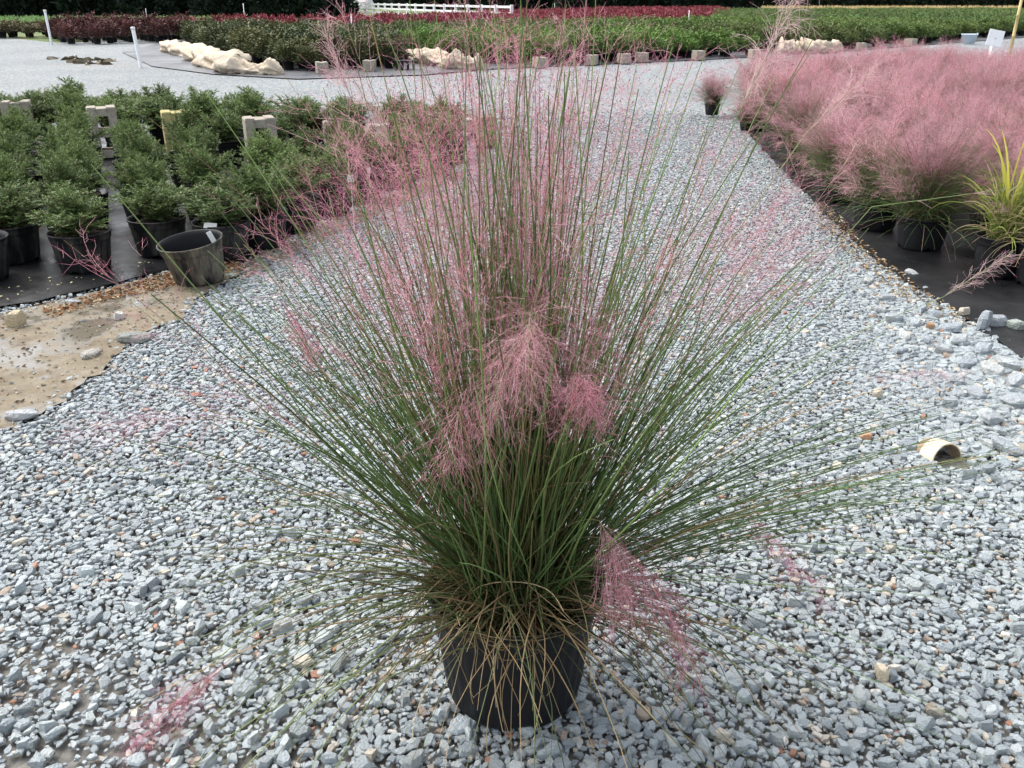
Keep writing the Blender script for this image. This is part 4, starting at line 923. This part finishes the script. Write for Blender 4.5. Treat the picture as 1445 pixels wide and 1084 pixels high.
# ------------------------------------------------------------------ the big potted muhly grass in the foreground
PX, PY = .004, 1.59
root = obj('potted_muhly_grass', None, None, (PX, PY, .012)); tag(root, 'large pink muhly grass in a black pot standing in the middle of the gravel', 'ornamental grass')
MPH = .285
obj('pot', pot_mesh('pot', .148, .182, MPH, mat['pot'], 128, .0016), root); obj('soil', disc_soil('soil', .172, MPH * .86, mat['soil']), root)
BZ = MPH * .9
def W(p): return np.array([p[0] - PX, p[1] - PY, p[2] - .012])
def bases(n, s=.045): return np.c_[rng.normal(0, s * .95, (n, 2)).clip(-.12, .12), np.full(n, BZ)]
def keep_off_pot(P):
    r = np.hypot(P[..., 0], P[..., 1]); rim = .198
    low = (P[..., 2] < MPH + .012) & (r < rim); low[:, :2] = False
    k = np.where(low, rim / np.maximum(r, 1e-4), 1.0); P[..., 0] *= k; P[..., 1] *= k
    return P
mb = MB()
def blades(n, th, L, bend, phi=None, K=12, pw=1.5, w=(.0015, .0005), c0=LG1, c1=LG2, jit=.28, s=.045, dry=.1, wob=.02):
    phi = rng.uniform(0, 6.2832, n) if phi is None else phi
    b = bases(n, s); out = np.stack([np.cos(phi), np.sin(phi), np.zeros(n)], -1) * (.05 * np.clip(th, 0, 1))[:, None]
    P = arcs(b + out, th, phi, L, bend, K, pw, .006)
    u = np.linspace(0, 1, K)[None, :, None]; P = P + rng.normal(0, wob, (n, 1, 3)) * np.sin(u * 3.1) + rng.normal(0, wob * .4, (n, 1, 3)) * np.sin(u * 7); P[..., 2] = np.maximum(P[..., 2], .008)
    P = keep_off_pot(P)
    c = colgrad(n, K, c0, c1, 1, jit); dm = rng.random((n, 1, 1)) < dry; c = np.where(dm, colgrad(n, K, (.16, .11, .05), (.42, .31, .17)), c)
    rw = np.concatenate([np.linspace(.8, 1, K // 3), np.linspace(1, w[1] / w[0], K - K // 3)]) * w[0]
    strands(mb, P, rw[None] * rng.uniform(.7, 1.3, (n, 1)), c, 3)
n = 440; blades(n, np.abs(rng.normal(0, .27, n)).clip(0, .9), rng.uniform(.42, .85, n), rng.uniform(-.05, .3, n), w=(.0019, .0007), dry=.10, wob=.012)
n = 330; blades(n, np.abs(rng.normal(0, .28, n)).clip(0, .9), rng.uniform(.40, .8, n), rng.uniform(-.05, .3, n), dry=.0, c0=(.15, .12, .05), c1=(.30, .30, .11), wob=.012)
n = 230; blades(n, np.abs(rng.normal(0, .32, n)).clip(0, .65), rng.uniform(.8, 1.22, n), rng.uniform(-.03, .25, n), w=(.0020, .0007), c1=(.24, .34, .12))
n = 70; blades(n, rng.uniform(.45, .85, n), rng.uniform(.45, .85, n), rng.uniform(.2, .8, n), phi=rng.uniform(-.55, math.pi + .55, n), dry=.2)
n = 22; blades(n, rng.uniform(.4, .8, n), rng.uniform(.3, .5, n), rng.uniform(.2, .8, n), phi=rng.uniform(-2.6, -.5, n), dry=.3)
# lax leaves hanging low to both sides, long ones reaching out to the right
n = 75; blades(n, rng.uniform(.80, 1.25, n), rng.uniform(.42, .80, n), rng.uniform(1.0, 1.6, n), phi=rng.normal(math.pi + .35, .42, n), pw=1.1, c0=(.09, .115, .045), c1=(.26, .31, .14), dry=.2)
n = 60; blades(n, rng.uniform(.75, 1.25, n), rng.uniform(.40, .68, n), rng.uniform(1.0, 1.6, n), phi=rng.normal(-.75, .35, n), pw=1.1, c0=(.06, .08, .03), c1=(.13, .16, .07), dry=.3)
n = 40; blades(n, rng.uniform(1.0, 1.22, n), rng.uniform(.7, 1.05, n), rng.uniform(.25, .6, n), phi=rng.normal(.05, .12, n), pw=1.2, w=(.0011, .0004), dry=.15)
n = 30; blades(n, rng.uniform(.8, 1.1, n), rng.uniform(.7, 1.0, n), rng.uniform(.5, 1.0, n), phi=rng.uniform(-1.1, 1.0, n), pw=1.3, w=(.001, .0004), dry=.15)
n = 16; blades(n, rng.uniform(.75, 1.15, n), rng.uniform(.7, .95, n), rng.uniform(.3, .9, n), phi=rng.normal(math.pi, .5, n), pw=1.3, w=(.001, .0004), dry=.2)
n = 85; blades(n, rng.uniform(.38, .78, n), rng.uniform(.6, .98, n), rng.uniform(-.02, .3, n), phi=rng.normal(.1, .5, n), w=(.0016, .0006), dry=.12)
n = 95; blades(n, rng.uniform(.38, .78, n), rng.uniform(.6, .98, n), rng.uniform(-.02, .3, n), phi=rng.normal(math.pi - .1, .5, n), w=(.0016, .0006), dry=.12)
n = 20; blades(n, rng.uniform(.92, 1.08, n), rng.uniform(.8, 1.08, n), rng.uniform(.38, .55, n), phi=rng.normal(.03, .06, n), pw=1.1, w=(.0017, .0006), dry=.1, wob=.008)
o = obj('leaf_blades', mb.mesh('leaf_blades', mat['leaf']), root); o['kind'] = 'stuff'
# dead straw spilling over the rim
mb = MB(); n = 75
blades(n, rng.uniform(.3, 1.2, n), rng.uniform(.20, .46, n), rng.uniform(1.1, 2.6, n), phi=rng.normal(-math.pi / 2 - .1, .75, n), pw=.9, w=(.0013, .0006), c0=(.26, .20, .11), c1=(.58, .47, .29), dry=.6, wob=.02)
n = 80; blades(n, rng.uniform(.1, 1.4, n), rng.uniform(.08, .26, n), rng.uniform(.2, 2.4, n), pw=.9, w=(.0014, .0007), c0=(.15, .10, .055), c1=(.38, .27, .15), dry=.6, s=.075, wob=.02)
o = obj('dead_straw', mb.mesh('dead_straw', mat['leaf']), root); o['kind'] = 'stuff'; o['label'] = 'tan dead straw hanging over the pot rim'
# flowering stems, each with its plume
STEMC = [((.09, .14, .05), (.40, .27, .18)), ((.13, .19, .07), (.54, .44, .26)), ((.08, .13, .045), (.32, .17, .14)), ((.15, .22, .085), (.44, .48, .24)), ((.12, .19, .065), (.34, .42, .18))]
def flower(Pst, f0, label=None, w=.0011, hw=.00022, **kw):
    """stem along Pst; the plume starts at fraction f0"""
    K = len(Pst); ms = MB(); c0, c1 = STEMC[rng.integers(0, 5)]
    strands(ms, Pst[None], np.linspace(w, w * .4, K)[None], colgrad(1, K, c0, c1, .8, .12), 3)
    so_ = obj('flower_stem', ms.mesh('flower_stem', mat['leaf']), root)
    mp = MB(); panicle(mp, Pst[int(f0 * (K - 1)):], w=hw, **kw); obj('flower_plume', mp.mesh('flower_plume', mat['plume']), so_)
    if label: so_['label'] = label
n = 100; th = np.abs(rng.normal(0, .33, n)).clip(.02, .75); phi = rng.uniform(0, 6.2832, n)
for k in range(n):
    f = 1.0 if math.sin(phi[k]) > -.2 else .78; th[k] = th[k] if f == 1 else min(th[k], .3)                      # the side towards the path is shorter
    if f < 1 and rng.random() > .35: continue
    L = rng.uniform(.82, 1.28) * f; b = bases(1)
    P = arcs(b, th[k:k + 1], phi[k:k + 1], np.array([L]), np.array([rng.uniform(-.05, .32)]), 22, 1.8)[0]
    P = P + np.outer(np.sin(np.linspace(0, 3.1, 22)), rng.normal(0, .028, 3))
    flower(P, rng.uniform(.50, .62), nprim=int(rng.uniform(30, 46)), plen=rng.uniform(.12, .22), spread=rng.uniform(.4, .85), droop=rng.uniform(0, .25), nsec=7, dense=rng.uniform(0, .5), pale=rng.uniform(0, .3), spk=.9)
B0 = np.array([0, 0, BZ])
def special(mid, top, tip, label=None, K=26, sag=.0, f0=None, **kw):
    """stem from the crown through mid to top, plume from top to tip"""
    m_, t_, e_ = W(mid), W(top), W(tip); st = bez(B0 + rng.normal(0, .02, 3) * [1, 1, 0], m_, t_, K)
    ctl = t_ + (st[-1] - st[-3]) * (1.3 if sag else .6) * 2 ; ctl = t_ * .45 + e_ * .55 + np.array([0, 0, sag]) if sag else (t_ + e_) / 2
    pl = bez(t_, ctl, e_, 14)[1:]; P = np.concatenate([st, pl]); flower(P, (K - 1) / (len(P) - 1), label, **kw)
special(Q(735, 600, 1.5), Q(752, 462, 1.28), Q(690, 590, 1.18), 'dense pink plume nodding over the middle of the clump', sag=.05, nprim=72, plen=.10, spread=1.15, droop=.8, nsec=9, w=.0012, hw=.00016, dense=.8, pale=.35, spk=.7)
special(Q(735, 600, 1.5), Q(748, 440, 1.30), Q(745, 545, 1.22), None, sag=.05, nprim=55, plen=.085, spread=1.0, droop=.6, nsec=10, dense=.8, pale=.45, spk=.6)
special(Q(690, 620, 1.5), Q(670, 520, 1.36), Q(630, 660, 1.28), None, sag=.03, nprim=60, plen=.10, spread=.9, droop=.8, nsec=8, dense=.5, pale=.2, spk=.9)
special(Q(770, 600, 1.5), Q(812, 525, 1.30), Q(840, 590, 1.24), None, sag=.03, nprim=60, plen=.05, spread=1.1, droop=.6, nsec=10, dense=.9, pale=.1, spk=.6)
special(Q(790, 720, 1.5), Q(846, 735, 1.33), Q(890, 850, 1.28), 'bright pink plume bent down beside the pot', sag=.03, nprim=80, plen=.10, spread=.6, droop=.8, nsec=11, dense=.8, pale=.25, spk=.7)
special(Q(800, 720, 1.5), Q(880, 775, 1.32), Q(990, 960, 1.26), None, sag=.04, nprim=70, plen=.13, spread=.5, droop=.4, nsec=8, dense=.2, pale=.0, spk=1)
special(Q(560, 750, 1.5), G(335, 922, .10), G(195, 1045, .03), 'reddish plume lying low on the gravel left of the pot', sag=.01, nprim=60, plen=.12, spread=.32, droop=.15, nsec=9, dense=.5, pale=.05, spk=.9)
special(Q(900, 690, 1.5), G(1045, 716, .16), G(1165, 850, .04), 'thin pink plume lying over the gravel right of the pot', sag=.02, nprim=52, plen=.10, spread=.42, droop=.2, nsec=8, pale=.1, spk=1)
special(Q(1000, 620, 1.6), G(1225, 535, .16), G(1370, 525, .10), None, sag=.03, nprim=46, plen=.11, spread=.3, droop=.3, nsec=8, pale=.3, spk=.8)
special(Q(540, 620, 1.65), G(365, 592, .18), G(90, 610, .10), 'airy purple-specked plume spread over the gravel on the left', sag=.04, nprim=74, plen=.20, spread=.65, droop=.2, nsec=7, pale=.0, spk=1, slen=(.02, .045))
special(Q(560, 640, 1.65), Q(395, 425, 1.75), Q(440, 500, 1.72), None, sag=.03, nprim=46, plen=.08, spread=.4, droop=.5, nsec=8, dense=.5, pale=.05, spk=.8)
special(Q(880, 500, 1.5), Q(1045, 155, 1.55), Q(1130, -20, 1.58), 'tall pale feathery plume above the pink bed', w=.0016, nprim=60, plen=.13, spread=.3, droop=.5, nsec=8, dense=.6, pale=.8, spk=.3)
special(Q(900, 520, 1.5), Q(1140, 185, 1.55), Q(1235, 95, 1.6), None, w=.0015, nprim=46, plen=.10, spread=.25, droop=.3, nsec=8, dense=.6, pale=.65, spk=.3)
special(Q(600, 520, 1.55), Q(500, 150, 1.6), Q(455, 40, 1.62), None, w=.0012, nprim=30, plen=.07, spread=.2, droop=.2, nsec=6, pale=.6, spk=.3)
special(Q(600, 500, 1.55), Q(560, 215, 1.6), Q(498, 110, 1.62), None, w=.0012, nprim=30, plen=.07, spread=.2, droop=.2, nsec=6, pale=.7, spk=.3)
special(Q(950, 560, 1.45), Q(1330, 420, 1.5), Q(1430, 355, 1.52), None, w=.0011, nprim=22, plen=.05, spread=.2, droop=.2, nsec=6, pale=.8, spk=.3)
special(Q(960, 600, 1.4), Q(1230, 292, 1.7), Q(1460, 262, 1.75), None, w=.0016, nprim=4, plen=.03, spread=.2, nsec=3, pale=.5, spk=.2)
special(Q(480, 640, 1.55), Q(300, 580, 1.6), Q(120, 500, 1.62), None, w=.0014, nprim=4, plen=.03, spread=.2, nsec=3, pale=.3, spk=.2)
# dark-red wisps to the upper left, over the shrub bed
for (a, b) in (((470, 380), (430, 230)), ((520, 330), (470, 190)), ((560, 330), (540, 160)), ((520, 380), (640, 120)), ((560, 330), (690, 60)), ((500, 420), (440, 310)), ((600, 350), (600, 60)), ((880, 330), (960, 60)), ((820, 330), (860, 40)), ((960, 350), (1060, 120)), ((1010, 420), (1130, 280)), ((700, 300), (745, 30)), ((560, 470), (540, 260)), ((940, 430), (1050, 330)), ((1000, 470), (1120, 350)), ((940, 400), (1030, 230)), ((850, 300), (900, 100)), ((590, 450), (600, 300)), ((620, 430), (560, 230)), ((780, 330), (820, 110)), ((640, 330), (640, 130)), ((900, 480), (960, 340))):
    Yp = random.uniform(1.5, 1.95)
    lf = a[0] < 530
    special(Q((a[0] + 725) / 2, 600, 1.6), Q(*a, Yp), Q(*b, Yp + .1), None, hw=.00014 if lf else .00018, nprim=36 if lf else 44, plen=.17 if lf else .21, spread=.8, droop=.1, nsec=7, pale=random.uniform(0, .35), spk=1, dim=.72 if lf else 1)
